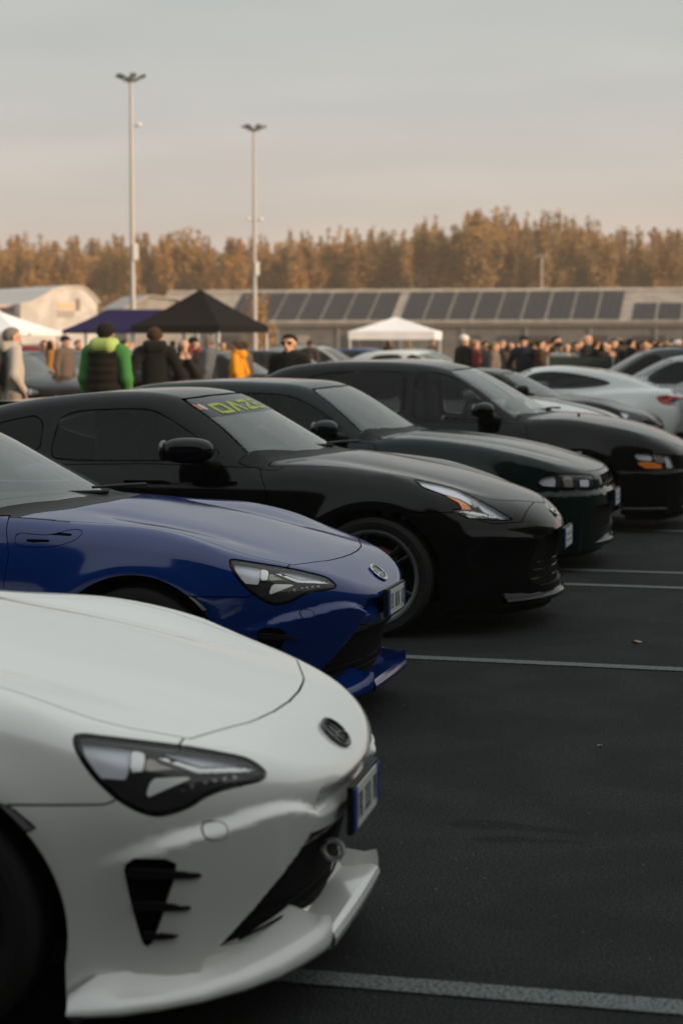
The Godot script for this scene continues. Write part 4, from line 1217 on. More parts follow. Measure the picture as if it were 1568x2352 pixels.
func far_coupe_shapes() -> Dictionary:
	# the low coupe again, coarser, for the one that stands the other way round
	var c := coupe_field()
	c.bumps = []
	return car_shapes(c, {
		"step": 0.03, "length": 4.24, "height": 1.30, "sill": 0.14, "axles": [-0.89, -3.46], "axle_y": 0.305, "arch": 0.375, "skew": Vector3(0.28, 0.2, 0.68),
		"lamp": [[-0.536, 0.726], [-0.411, 0.722], [-0.271, 0.710], [-0.131, 0.689], [-0.074, 0.655], [-0.148, 0.620], [-0.256, 0.571], [-0.351, 0.547], [-0.449, 0.596], [-0.514, 0.667]], "rim": 0.01,
		"openings": [["grille", 1, [[-0.2, 0.425], [0.42, 0.443], [0.605, 0.213], [0.4, 0.19], [-0.2, 0.175]], Vector3(-0.08, 0, 0)]],
		"bonnet": [[-0.175, -0.2], [-0.175, 0.0], [-0.195, 0.27], [-0.283, 0.60], [-0.56, 0.69], [-1.47, 0.71], [-1.24, 0.22], [-1.215, 0], [-1.215, -0.2]],
		"bumper": [[-0.80, 0.606], [-0.42, 0.598], [-0.285, 0.80], [0.4, 0.80], [0.4, -0.2], [-0.80, -0.2]],
		"doors": [[[-1.50, 0.90], [-1.46, 0.75], [-1.50, 0.30], [-1.56, 0.22], [-2.55, 0.22], [-2.70, 0.40], [-2.76, 0.60], [-2.72, 0.90], [-2.4, 0.925]]],
		"pane": [[-0.2, 0.93], [0.70, 0.92], [0.60, 1.08], [0.52, 1.212], [0.0, 1.24], [-0.2, 1.24]], "pane_from": -1.35,
		"windows": {"side_window": [[-1.72, 0.965], [-2.0, 0.945], [-2.7, 0.955], [-3.1, 0.985], [-3.32, 1.03], [-3.1, 1.11], [-2.7, 1.185], [-2.4, 1.21], [-2.15, 1.19], [-1.95, 1.10]]},
		"rear_pane": [[-0.2, 1.0], [0.42, 1.0], [0.44, 1.15], [0.40, 1.20], [-0.2, 1.215]], "rear_from": -2.95,
		"tail": [[-3.93, 0.865], [-4.3, 0.845], [-4.3, 0.74], [-4.12, 0.71], [-4.0, 0.76]],
		"lamp_parts": [["reflector", [[-0.520, 0.708], [-0.396, 0.695], [-0.410, 0.628], [-0.473, 0.630]], 0.03]],
	})
# ---------------------------------------------------------------- putting cars together
const PAIRED := ["headlight", "lamp_rim", "lamp_bowl", "reflector", "reflector_bar", "reflector_wedge", "light_guide", "lamp_tray", "projector", "amber_indicator", "corner_vent", "side_marker", "headlight_washer_cap", "door", "rear_door", "side_vent_panel", "side_vent", "side_window", "rear_side_window", "rear_quarter_window", "tail_light", "front_lip"]
const IN_LAMP := ["lamp_rim", "lamp_bowl", "reflector", "reflector_bar", "reflector_wedge", "light_guide", "lamp_tray", "projector", "amber_indicator"]


func car_material(n: String, coat: Material, far: bool) -> Material:
	if n in ["liner", "underbody"]:
		return mat("dark inside", lin(0.008, 0.008, 0.008), 0.9, 0.0, 0.2)
	if n in ["grille", "lower_grille", "corner_vent", "side_vent", "cowl", "mesh_bar"]:
		return mat("black plastic", lin(0.012, 0.012, 0.012), 0.5, 0.0, 0.3)
	if n in ["lamp_bowl", "lamp_rim"]:
		return mat("lamp black", lin(0.008, 0.008, 0.009), 0.25, 0.0, 0.4)
	if n == "headlight":
		return glass("lamp lens", Color(1, 1, 1), 0.02)
	if n == "amber_indicator":
		if not mats.has("amber"):
			mat("amber", lin(0.85, 0.24, 0.02), 0.25)
		return mats.amber
	if n in ["reflector", "lamp_tray"]:
		return mat("satin reflector", lin(0.72, 0.74, 0.82), 0.4, 0.1)  # pale lavender base colour paints in the sky these would mirror
	if n in ["reflector_bar", "reflector_wedge", "light_guide"]:
		return mat("bright reflector", lin(0.9, 0.9, 0.88), 0.3, 0.1)
	if n == "projector":
		return mat("projector", lin(0.30, 0.27, 0.23), 0.12, 0.3)
	if n == "led":
		return mat("led", lin(0.25, 0.25, 0.26), 0.15, 0.5)
	if n == "side_marker":
		return mat("clear marker", lin(0.28, 0.28, 0.27), 0.15, 0.3)
	if n == "tail_light":
		return mat("red lens", lin(0.35, 0.015, 0.015), 0.08)
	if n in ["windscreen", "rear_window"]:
		return glass("far screen glass" if far else "screen glass", lin(0.30, 0.35, 0.32) if not far else lin(0.10, 0.12, 0.11), 0.32 if not far else 0.6)  # pale grey-green in the near glass colour stands in for reflected sky
	if n.ends_with("window"):
		var g := glass("far tinted glass" if far else "tinted glass", lin(0.003, 0.004, 0.004), 0.7 if not far else 0.85)
		g.metallic_specular = 0.33
		return g
	if n == "sun_strip":
		return mat("sun strip", lin(0.012, 0.013, 0.013), 0.25)
	return coat


func shape_mesh(key: String, s: Shape) -> ArrayMesh:
	if not meshes.has(key):
		meshes[key] = s.mesh()
	return meshes[key]


func dress(o: Node3D, kind: String, m: Dictionary, coat: Material, skip := [], far := false) -> void:
	# all panels of a car as parts; lamps carry their insides
	var lamps := {}
	var panels := {}
	for n in m:
		if n in skip or n in ["letters", "stickers", "led", "vent_fin"] or m[n].v.is_empty():
			continue
		if n in IN_LAMP or n == "side_vent":
			continue
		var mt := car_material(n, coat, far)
		if n in PAIRED:
			for side in 2:
				var p := part(n, shape_mesh(kind + n + str(side), m[n] if side == 0 else m[n].mirrored()), mt, o)
				if n == "headlight":
					lamps[side] = p
				if n == "side_vent_panel":
					panels[side] = p
		else:
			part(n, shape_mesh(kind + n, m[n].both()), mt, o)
	if m.has("vent_fin"):
		var k0 := 0
		for s in m.vent_fin:
			for side in 2:
				part("vent_fin", shape_mesh(kind + "fin" + str(k0) + str(side), s if side == 0 else s.mirrored()), mat("black plastic", Color.BLACK), o)
			k0 += 1
	for side in 2:
		for n in IN_LAMP:
			if m.has(n) and not m[n].v.is_empty() and lamps.has(side):
				part(n, shape_mesh(kind + n + str(side), m[n] if side == 0 else m[n].mirrored()), car_material(n, coat, far), lamps[side])
		if m.has("led") and lamps.has(side):
			var k := 0
			for s in m.led:
				if not s.v.is_empty():
					part("led", shape_mesh(kind + "led" + str(k) + str(side), s if side == 0 else s.mirrored()), car_material("led", coat, far), lamps[side])
				k += 1
		if m.has("side_vent") and panels.has(side):
			part("side_vent", shape_mesh(kind + "side_vent" + str(side), m.side_vent if side == 0 else m.side_vent.mirrored()), car_material("side_vent", coat, far), panels[side])


func wheel_meshes(kind: String) -> Dictionary:
	# a wheel with its face towards +z
	var key := "wheel " + kind
	if meshes.has(key):
		return meshes[key]
	var r := 0.315 if kind == "coupe" else 0.335 if kind == "sports" else 0.32
	var rr := 0.225 if kind == "coupe" else 0.262 if kind == "sports" else 0.215
	var up := Transform3D(Basis(Vector3.RIGHT, PI / 2), Vector3.ZERO)
	var w := {}
	var fine := kind in ["coupe", "sports"]
	var n := 64 if fine else 28
	w.tyre = Shape.new().lathe([[rr, -0.10], [rr + 0.03, -0.112], [r - 0.02, -0.108], [r - 0.004, -0.095], [r, -0.075], [r, -0.045], [r - 0.007, -0.042], [r - 0.007, -0.034], [r, -0.031], [r, -0.004], [r - 0.007, -0.001], [r - 0.007, 0.007], [r, 0.01], [r, 0.04], [r - 0.007, 0.043], [r - 0.007, 0.051], [r, 0.054], [r, 0.078], [r - 0.004, 0.095], [r - 0.02, 0.108], [rr + 0.05, 0.114], [rr + 0.03, 0.112], [rr + 0.01, 0.106], [rr, 0.098]], n, up).mesh()
	w.rim = Shape.new().lathe([[rr, 0.104], [rr + 0.006, 0.108], [rr + 0.004, 0.112], [rr - 0.008, 0.110], [rr - 0.012, 0.098], [rr - 0.022, 0.09], [rr - 0.026, -0.09], [rr, -0.1]], n, up).mesh()
	w.disc = Shape.new().lathe([[0.06, 0.0], [0.15, 0.0], [0.15, -0.02], [0.06, -0.02]], 32, up).mesh()
	w.hub = Shape.new().lathe([[0.0, 0.085], [0.03, 0.085], [0.036, 0.078], [0.075, 0.07], [0.08, 0.05], [0.08, 0.0]], 24, up).mesh()
	w.hub_inner = Shape.new().lathe([[0.02, -0.06], [rr - 0.02, -0.06], [rr - 0.02, -0.07], [0.02, -0.07]], 24, up).mesh()
	# a spoke along +y, from the hub to the rim, dished and twinned
	var sp := Shape.new()
	for side in ([-1, 1] if kind != "far" else [0]):
		var rows := []
		for i in 6:
			var t := i / 5.0
			var rad := lerpf(0.055, rr - 0.012, t)
			var x: float = side * lerpf(0.014, 0.040, t)
			var hw := lerpf(0.014, 0.012, t) * (2.0 if kind == "far" else 1.0)
			var z := lerpf(0.072, 0.094, sqrt(t))
			rows.append([Vector3(x - hw, rad, z - 0.03), Vector3(x - hw, rad, z - 0.004), Vector3(x - hw * 0.6, rad, z), Vector3(x + hw * 0.6, rad, z), Vector3(x + hw, rad, z - 0.004), Vector3(x + hw, rad, z - 0.03)])
		sp.strip(rows, true)
	w.spoke = sp.mesh()
	var cal := Shape.new()
	var rows2 := []
	for i in 8:
		var a := deg_to_rad(40.0 + 62.0 * i / 7.0)
		var d := Vector3(cos(a), sin(a), 0)
		rows2.append([d * 0.10 + Vector3(0, 0, -0.03), d * 0.10 + Vector3(0, 0, 0.035), d * 0.135 + Vector3(0, 0, 0.045), d * 0.168 + Vector3(0, 0, 0.03), d * 0.168 + Vector3(0, 0, -0.03)])
	w.caliper = cal.strip(rows2, true).mesh()
	meshes[key] = w
	return w


func add_wheels(o: Node3D, kind: String, axles: Array, y: float, track: float, rim: Material, caliper: Material, lip: Material = null) -> void:
	var w := wheel_meshes(kind)
	var rubber := mat("tyre rubber", lin(0.018, 0.018, 0.017), 0.8, 0.0, 0.3)
	var steel := mat("brake steel", lin(0.25, 0.25, 0.25), 0.35, 0.9)
	for ax in axles:
		for side in [1.0, -1.0]:
			var at := Transform3D(Basis(Vector3.UP, 0.0 if side > 0 else PI), Vector3(ax, y, track * side))
			var root := part("wheel", w.hub, rim, o, at)
			part("tyre", w.tyre, rubber, root)
			part("rim", w.rim, lip if lip else rim, root)
			part("brake_disc", w.disc, steel, root)
			part("brake_caliper", w.caliper, caliper, root)
			part("wheel_back", w.hub_inner, mat("dark inside", Color.BLACK), root)
			var n := 5 if kind != "far" else 7
			for i in n:
				part("spoke", w.spoke, rim, root, Transform3D(Basis(Vector3(0, 0, 1), TAU * (i + 0.3) / n), Vector3.ZERO))


func add_inside(o: Node3D, dash_x: float, belt: float, seat_x: float, rear: float) -> void:
	var soft := mat("cabin cloth", lin(0.02, 0.02, 0.02), 0.85)
	var key := "dash %f %f" % [dash_x, belt]
	if not meshes.has(key):
		var rows := []
		for i in 13:
			var z := -0.62 + 1.24 * i / 12.0
			var b := 0.02 * cos(z * 5.0)
			rows.append([Vector3(dash_x - 0.62, belt - 0.30, z), Vector3(dash_x - 0.62, belt - 0.06 + b, z), Vector3(dash_x - 0.55, belt - 0.01 + b, z), Vector3(dash_x - 0.3, belt - 0.005 + b * 0.5, z), Vector3(dash_x, belt - 0.04, z), Vector3(dash_x + 0.1, belt - 0.2, z)])
		meshes[key] = Shape.new().strip(rows, false, true).mesh()
		var seat := Shape.new().ball(Vector3(0, belt - 0.10, 0), Vector3(0.09, 0.36, 0.23), 0.6)
		seat.ball(Vector3(-0.07, belt + 0.22, 0), Vector3(0.05, 0.10, 0.13), 0.6)
		seat.ball(Vector3(0.28, belt - 0.42, 0), Vector3(0.28, 0.09, 0.24), 0.6)
		meshes[key + "seat"] = seat.mesh()
		var ring := []
		var tilt := Basis(Vector3(0, 0, 1), -0.42)
		for i in 25:
			ring.append(tilt * Vector3(0, cos(TAU * i / 24) * 0.185, sin(TAU * i / 24) * 0.185))
		var wheel := Shape.new().tube(ring, 0.015, 8)
		wheel.ball(Vector3(0.02, 0, 0), Vector3(0.04, 0.07, 0.08), 0.8, 8)
		for q in [Vector3(0, 0, 0.17), Vector3(0, 0, -0.17), Vector3(0.07, -0.16, 0)]:
			wheel.tube([Vector3(0.01, 0, 0), q], 0.012, 6)
		meshes[key + "wheel"] = wheel.mesh()
	part("dashboard", meshes[key], soft, o)
	for z in [-0.37, 0.37]:
		part("seat", meshes[key + "seat"], mat("seat leather", lin(0.035, 0.035, 0.036), 0.6), o, Transform3D(Basis(), Vector3(seat_x, 0, z)))
	part("steering_wheel", meshes[key + "wheel"], mat("wheel leather", lin(0.03, 0.03, 0.03), 0.5), o, Transform3D(Basis(), Vector3(dash_x - 0.72, belt - 0.02, -0.37)))
	part("underbody", mesh_box(Vector3(rear - 0.5, 0.06, 1.2), Vector3(-rear * 0.5, 0.24, 0)), mat("dark inside", Color.BLACK), o)


func add_mirrors(o: Node3D, at: Vector3, size: Vector3, cover: Material) -> void:
	var black := mat("black plastic", Color.BLACK)
	for side in [1.0, -1.0]:
		var f := Vector3(1, 1, side)
		var key := "mirror %v" % size
		if not meshes.has(key):
			meshes[key] = Shape.new().ball(Vector3.ZERO, size, 0.82, 12).mesh()
		var root := part("door_mirror", meshes[key], cover, o, Transform3D(Basis(), at * f))
		part("mirror_arm", Shape.new().tube([Vector3(0.06, -size.y * 0.75, -0.02 * side), Vector3(0.10, -size.y - 0.02, -0.20 * side)], 0.028, 8, 0.04).mesh(), black, root)
		part("mirror_glass", Shape.new().ball(Vector3(-size.x * 0.9, 0, 0), Vector3(0.02, size.y * 0.78, size.z * 0.8), 0.7, 8).mesh(), mat("mirror glass", lin(0.12, 0.125, 0.125), 0.05, 1.0), root)


func add_plate(o: Node3D, at: Transform3D, text: String) -> void:
	# at: the middle of the plate, its face towards +x
	var back := part("plate_holder", mesh_box(Vector3(0.016, 0.124, 0.376)), mat("black plastic", Color.BLACK), o, at)
	part("number_plate", mesh_box(Vector3(0.004, 0.108, 0.280), Vector3(0.0105, 0, 0)), mat("plate white", lin(0.62, 0.63, 0.60), 0.4), back)
	for z in [-0.161, 0.161]:
		part("plate_band", mesh_box(Vector3(0.004, 0.108, 0.042), Vector3(0.0105, 0, z)), mat("plate blue", lin(0.01, 0.03, 0.22), 0.4), back)
	if text == "":                          # too soft in the photograph to read
		for k in 2:
			part("plate_smudge", mesh_box(Vector3(0.002, 0.012, 0.2), Vector3(0.013, 0.018 - 0.036 * k, 0)), mat("plate smudge", lin(0.25, 0.26, 0.25), 0.5), back)
		return
	var font := SystemFont.new()
	font.font_names = PackedStringArray(["Droid Sans"])
	var w := 0.277 / text.length()
	for i in text.length():
		if text[i] == " ":
			continue
		var t := TextMesh.new()
		t.text = text[i]
		t.font = font
		t.font_size = 64
		t.pixel_size = 0.00125
		t.depth = 0.003
		part("plate_letter", t, mat("plate black", lin(0.08, 0.08, 0.085), 0.4), back, Transform3D(Basis(Vector3.UP, PI / 2).scaled_local(Vector3(0.40, 1.15, 1.0)), Vector3(0.0135, 0, 0.1385 - w * (i + 0.5))))


func add_wipers(o: Node3D, rows: Array) -> void:
	for q in rows:
		var w := Shape.new().tube(q, 0.011, 6, 0.007)
		part("wiper", w.mesh(), mat("black plastic", Color.BLACK), o)


func oval_badge(o: Node3D, at: Vector3, normal: Vector3, a: float, b: float, chrome: Material) -> void:
	# an oval ring with two ovals across it, on a nose
	var u := Vector3(0, 0, 1)
	var n := normal.normalized()
	var v := n.cross(u).normalized()
	var bas := Basis(u, v, n)
	var root := part("badge", Shape.new().ball(Vector3.ZERO, Vector3(a, b, 0.004), 1.0, 12).mesh(), mat("lamp black", Color.BLACK), o, Transform3D(bas, at))
	for q in [[a, b, 0.0, 0.0, 0.0045], [a * 0.30, b * 0.92, 0.0, 0.0, 0.0032], [a * 0.84, b * 0.40, 0.0, b * 0.48, 0.0032]]:
		var ring := []
		for i in 29:
			var t := TAU * i / 28
			ring.append(Vector3(cos(t) * q[0] + q[2], sin(t) * q[1] + q[3], 0.004))
		part("badge_ring", Shape.new().tube(ring, q[4], 6).mesh(), chrome, root)


func coupe_extras(o: Node3D, coat: Material, plate_y: float, text: String, badge: Material) -> void:
	add_wheels(o, "coupe", [-0.89, -3.46], 0.315, 0.765, mat("dark alloy", lin(0.05, 0.05, 0.055), 0.35, 0.6), mat("caliper grey", lin(0.12, 0.12, 0.12), 0.5))
	add_inside(o, -1.45, 0.93, -2.55, 4.2)
	add_mirrors(o, Vector3(-2.02, 0.955, 0.90), Vector3(0.10, 0.07, 0.105), coat)
	add_plate(o, Transform3D(Basis(), Vector3(0.022, plate_y, 0)), text)
	oval_badge(o, Vector3(-0.052, 0.618, 0), Vector3(0.68, 0.73, 0), 0.066, 0.046, badge)
	add_wipers(o, [[Vector3(-1.34, 0.952, -0.05), Vector3(-1.47, 0.965, 0.2), Vector3(-1.62, 0.96, 0.58)], [Vector3(-1.32, 0.955, -0.52), Vector3(-1.36, 0.965, -0.3), Vector3(-1.40, 0.975, -0.02)]])
	# bars of the mouth's insert
	for k in 7:
		var y := 0.225 + 0.03 * k
		var hw := 0.56 - 0.026 * k
		var path := []
		for i in 13:
			var z := -hw + 2.0 * hw * i / 12.0
			path.append(Vector3(-0.075 - 0.32 * z * z, y, z))
		part("grille_bar", Shape.new().tube(path, 0.004, 5).mesh(), mat("mesh black", lin(0.006, 0.006, 0.006), 0.6, 0.0, 0.15), o)
	var path2 := []
	for i in 13:
		var z := -0.36 + 0.72 * i / 12.0
		path2.append(Vector3(-0.045 - 0.30 * z * z, 0.415, z))
	part("grille_top_bar", Shape.new().tube(path2, 0.02, 8).mesh(), mat("lamp black", Color.BLACK), o)


func place_cars(made: Array) -> void:
	var coupe: Dictionary = made[0]
	var dark_alloy := mat("dark alloy", lin(0.05, 0.05, 0.055), 0.35, 0.6)
	var grey_cal := mat("caliper grey", lin(0.12, 0.12, 0.12), 0.5)
	# white coupe in front
	var white := paint("white lacquer", lin(0.80, 0.80, 0.765), 0.22, 0.0, 0.5, 1.0)
	var o := thing("coupe", "white low coupe nearest the camera, with a towing ring in its mouth", "car", Vector3(-1.172, 0, -5.035), 0.047, "cars parked side by side")
	dress(o, "coupe", coupe, white)
	coupe_extras(o, white, 0.455, "FH 333 VF", mat("dark chrome", lin(0.06, 0.06, 0.06), 0.25, 0.6))
	var ring := []
	for i in 17:
		ring.append(Vector3(cos(TAU * i / 16) * 0.026, sin(TAU * i / 16) * 0.026, 0))
	var hook := part("towing_ring", Shape.new().tube(ring, 0.007, 8).mesh(), mat("hook steel", lin(0.55, 0.56, 0.55), 0.35, 0.2), o, Transform3D(Basis(Vector3.UP, -0.15), Vector3(-0.028, 0.345, 0.15)))
	part("towing_rod", Shape.new().tube([Vector3(-0.026, 0.0, 0), Vector3(-0.12, 0.012, 0)], 0.009, 8).mesh(), mat("hook steel", Color.WHITE), hook)
	# blue coupe
	var blue := paint("blue lacquer", lin(0.001, 0.022, 0.145), 0.10, 0.0, 0.56)
	o = thing("coupe", "dark blue low coupe between the white coupe and the black two-seater, silver oval badge", "car", Vector3(-1.851, 0, -8.635), 0.0, "cars parked side by side")
	dress(o, "coupe", coupe, blue)
	coupe_extras(o, blue, 0.505, "FS 026 JC", mat("chrome", lin(0.6, 0.6, 0.6), 0.15, 1.0))
	# black two-seater
	var black := paint("black lacquer", lin(0.0015, 0.002, 0.002), 0.11, 0.0, 0.36)
	o = thing("coupe", "black two-seat sports car with yellow-green lettering across the top of its windscreen", "car", Vector3(-1.47, 0, -11.68), 0.0, "cars parked side by side")
	dress(o, "sports", made[1], black)
	var lime := mat("lime vinyl", lin(0.38, 0.46, 0.03), 0.5)
	for s in made[1].letters:
		if not s.v.is_empty():
			part("strip_letter", s.mesh(), lime, o)
	var k := 0
	for s in made[1].stickers:
		if not s.v.is_empty():
			part("sticker", s.mesh(), mat("sticker %d" % k, [lin(0.10, 0.05, 0.10), lin(0.45, 0.18, 0.06), lin(0.6, 0.5, 0.48)][k], 0.5), o)
		k += 1
	add_wheels(o, "sports", [-0.942, -3.49], 0.335, 0.80, mat("black alloy", lin(0.012, 0.012, 0.013), 0.3, 0.3), mat("caliper red", lin(0.25, 0.05, 0.03), 0.45), mat("grey rim lip", lin(0.17, 0.18, 0.18), 0.4, 0.5))
	add_inside(o, -1.55, 0.98, -2.62, 4.2)
	add_mirrors(o, Vector3(-1.985, 1.035, 0.97), Vector3(0.15, 0.075, 0.11), black)
	add_plate(o, Transform3D(Basis(), Vector3(0.03, 0.505, 0)), "")
	add_wipers(o, [[Vector3(-1.40, 1.02, -0.05), Vector3(-1.5, 1.03, 0.2), Vector3(-1.66, 1.02, 0.6)], [Vector3(-1.36, 1.02, -0.55), Vector3(-1.40, 1.03, -0.3), Vector3(-1.42, 1.035, 0.0)]])
	round_badge(o, Vector3(-0.062, 0.655, 0), Vector3(0.62, 0.78, 0), 0.045)
	for q in [[0.34, 0.40], [0.29, 0.42], [0.385, 0.36]]:
		var path := []
		for i in 11:
			var z: float = -q[1] + 2.0 * q[1] * i / 10.0
			path.append(Vector3(-0.045 - 0.45 * z * z, q[0], z))
		part("grille_bar", Shape.new().tube(path, 0.009, 6).mesh(), black, o)
	lip(o, 0.05, black, 0.165, 0.235, [[-0.22, 0.66], [-0.14, 0.55], [-0.06, 0.40], [-0.01, 0.2], [0.006, 0.0]], 0.03)
	# dark green two-door
	var green := paint("dark green lacquer", lin(0.0008, 0.009, 0.008), 0.12, 0.0, 0.38)
	o = thing("coupe", "dark green two-door with a long flat bonnet and a rear wing, behind the black two-seater", "car", Vector3(-1.51, 0, -14.86), 0.0, "cars parked side by side")
	dress(o, "saloon", made[2], green)
	add_wheels(o, "far", [-0.93, -3.65], 0.32, 0.75, dark_alloy, grey_cal)
	add_inside(o, -1.62, 0.96, -2.65, 4.5)
	add_mirrors(o, Vector3(-1.95, 1.02, 0.92), Vector3(0.09, 0.065, 0.10), green)
	add_plate(o, Transform3D(Basis(), Vector3(0.04, 0.50, 0)), "")
	add_wipers(o, [[Vector3(-1.48, 1.0, -0.05), Vector3(-1.58, 1.01, 0.2), Vector3(-1.72, 1.0, 0.58)]])
	lip(o, 0.05, green, 0.17, 0.25, [[-0.55, 0.88], [-0.36, 0.85], [-0.22, 0.76], [-0.12, 0.62], [-0.03, 0.40], [0.01, 0.2], [0.018, 0.0]], 0.075)
	var wing := part("rear_wing", Shape.new().box(Vector3(-4.60, 1.165, -0.72), Vector3(-4.28, 1.195, 0.72)).mesh(), green, o)
	for z in [-0.6, 0.6]:
		part("wing_stand", mesh_box(Vector3(0.14, 0.20, 0.03), Vector3(-4.42, 1.07, z)), green, wing)
	# tall black four-door
	o = thing("sedan", "black four-door with tinted side windows and amber corners in its headlights", "car", Vector3(-1.1, 0, -18.1), 0.0, "cars parked side by side")
	dress(o, "sedan", made[3], black)
	add_wheels(o, "far", [-0.93, -3.56], 0.33, 0.77, dark_alloy, grey_cal)
	add_inside(o, -1.42, 0.99, -2.5, 4.4)
	add_mirrors(o, Vector3(-1.75, 1.05, 0.94), Vector3(0.09, 0.07, 0.11), black)
	add_wipers(o, [[Vector3(-1.30, 1.03, -0.05), Vector3(-1.38, 1.04, 0.2), Vector3(-1.52, 1.03, 0.6)], [Vector3(-1.28, 1.03, -0.55), Vector3(-1.32, 1.04, -0.3), Vector3(-1.33, 1.045, 0.0)]])
	lip(o, 0.05, black, 0.18, 0.26, [[-0.55, 0.89], [-0.36, 0.86], [-0.22, 0.78], [-0.12, 0.62], [-0.03, 0.40], [0.01, 0.2], [0.018, 0.0]], 0.07)
	part("washer_jet", Shape.new().ball(Vector3(-1.0, 1.0, 0.3), Vector3(0.014, 0.01, 0.012), 1.0, 6).mesh(), mat("black plastic", Color.BLACK), o)
	# further along the row and in the rows behind
	far_cars(made)


func round_badge(o: Node3D, at: Vector3, normal: Vector3, r: float) -> void:
	var u := Vector3(0, 0, 1)
	var n := normal.normalized()
	var bas := Basis(u, n.cross(u).normalized(), n)
	var ring := []
	for i in 25:
		ring.append(Vector3(cos(TAU * i / 24) * r, sin(TAU * i / 24) * r, 0.003))
	var chrome := mat("chrome", Color.WHITE)
	var root := part("badge", Shape.new().tube(ring, 0.006, 6).mesh(), chrome, o, Transform3D(bas, at))
	part("badge_bar", mesh_box(Vector3(r * 2.5, 0.018, 0.007), Vector3(0, 0, 0.004)), chrome, root)


func lip(o: Node3D, inset: float, coat: Material, y0: float, y1: float, line: Array, deep: float) -> void:
	# a spoiler lip along the foot of a bumper; line: [x, z] of its outer edge from the arch to the middle
	var rows := []
	var pts := line.duplicate()
	for i in range(line.size() - 2, -1, -1):
		pts.append([line[i][0], -line[i][1]])
	for q in pts:
		var out := Vector3(q[0], 0, q[1])
		var back := Vector3(-0.55, 0, -q[1] * 0.75).normalized() * deep
		rows.append([out + back + Vector3(0, y0, 0), out + Vector3(0, y0, 0), out + Vector3(0.006, lerpf(y0, y1, 0.35), 0), out + back * 0.12 + Vector3(0, lerpf(y0, y1, 0.55), 0), out + back * 0.6 + Vector3(0, lerpf(y0, y1, 0.62), 0), out + back + Vector3(0, y1, 0), out + back * 1.5 + Vector3(0, y1, 0)])
	part("front_lip", Shape.new().strip(rows).mesh(), coat, o)


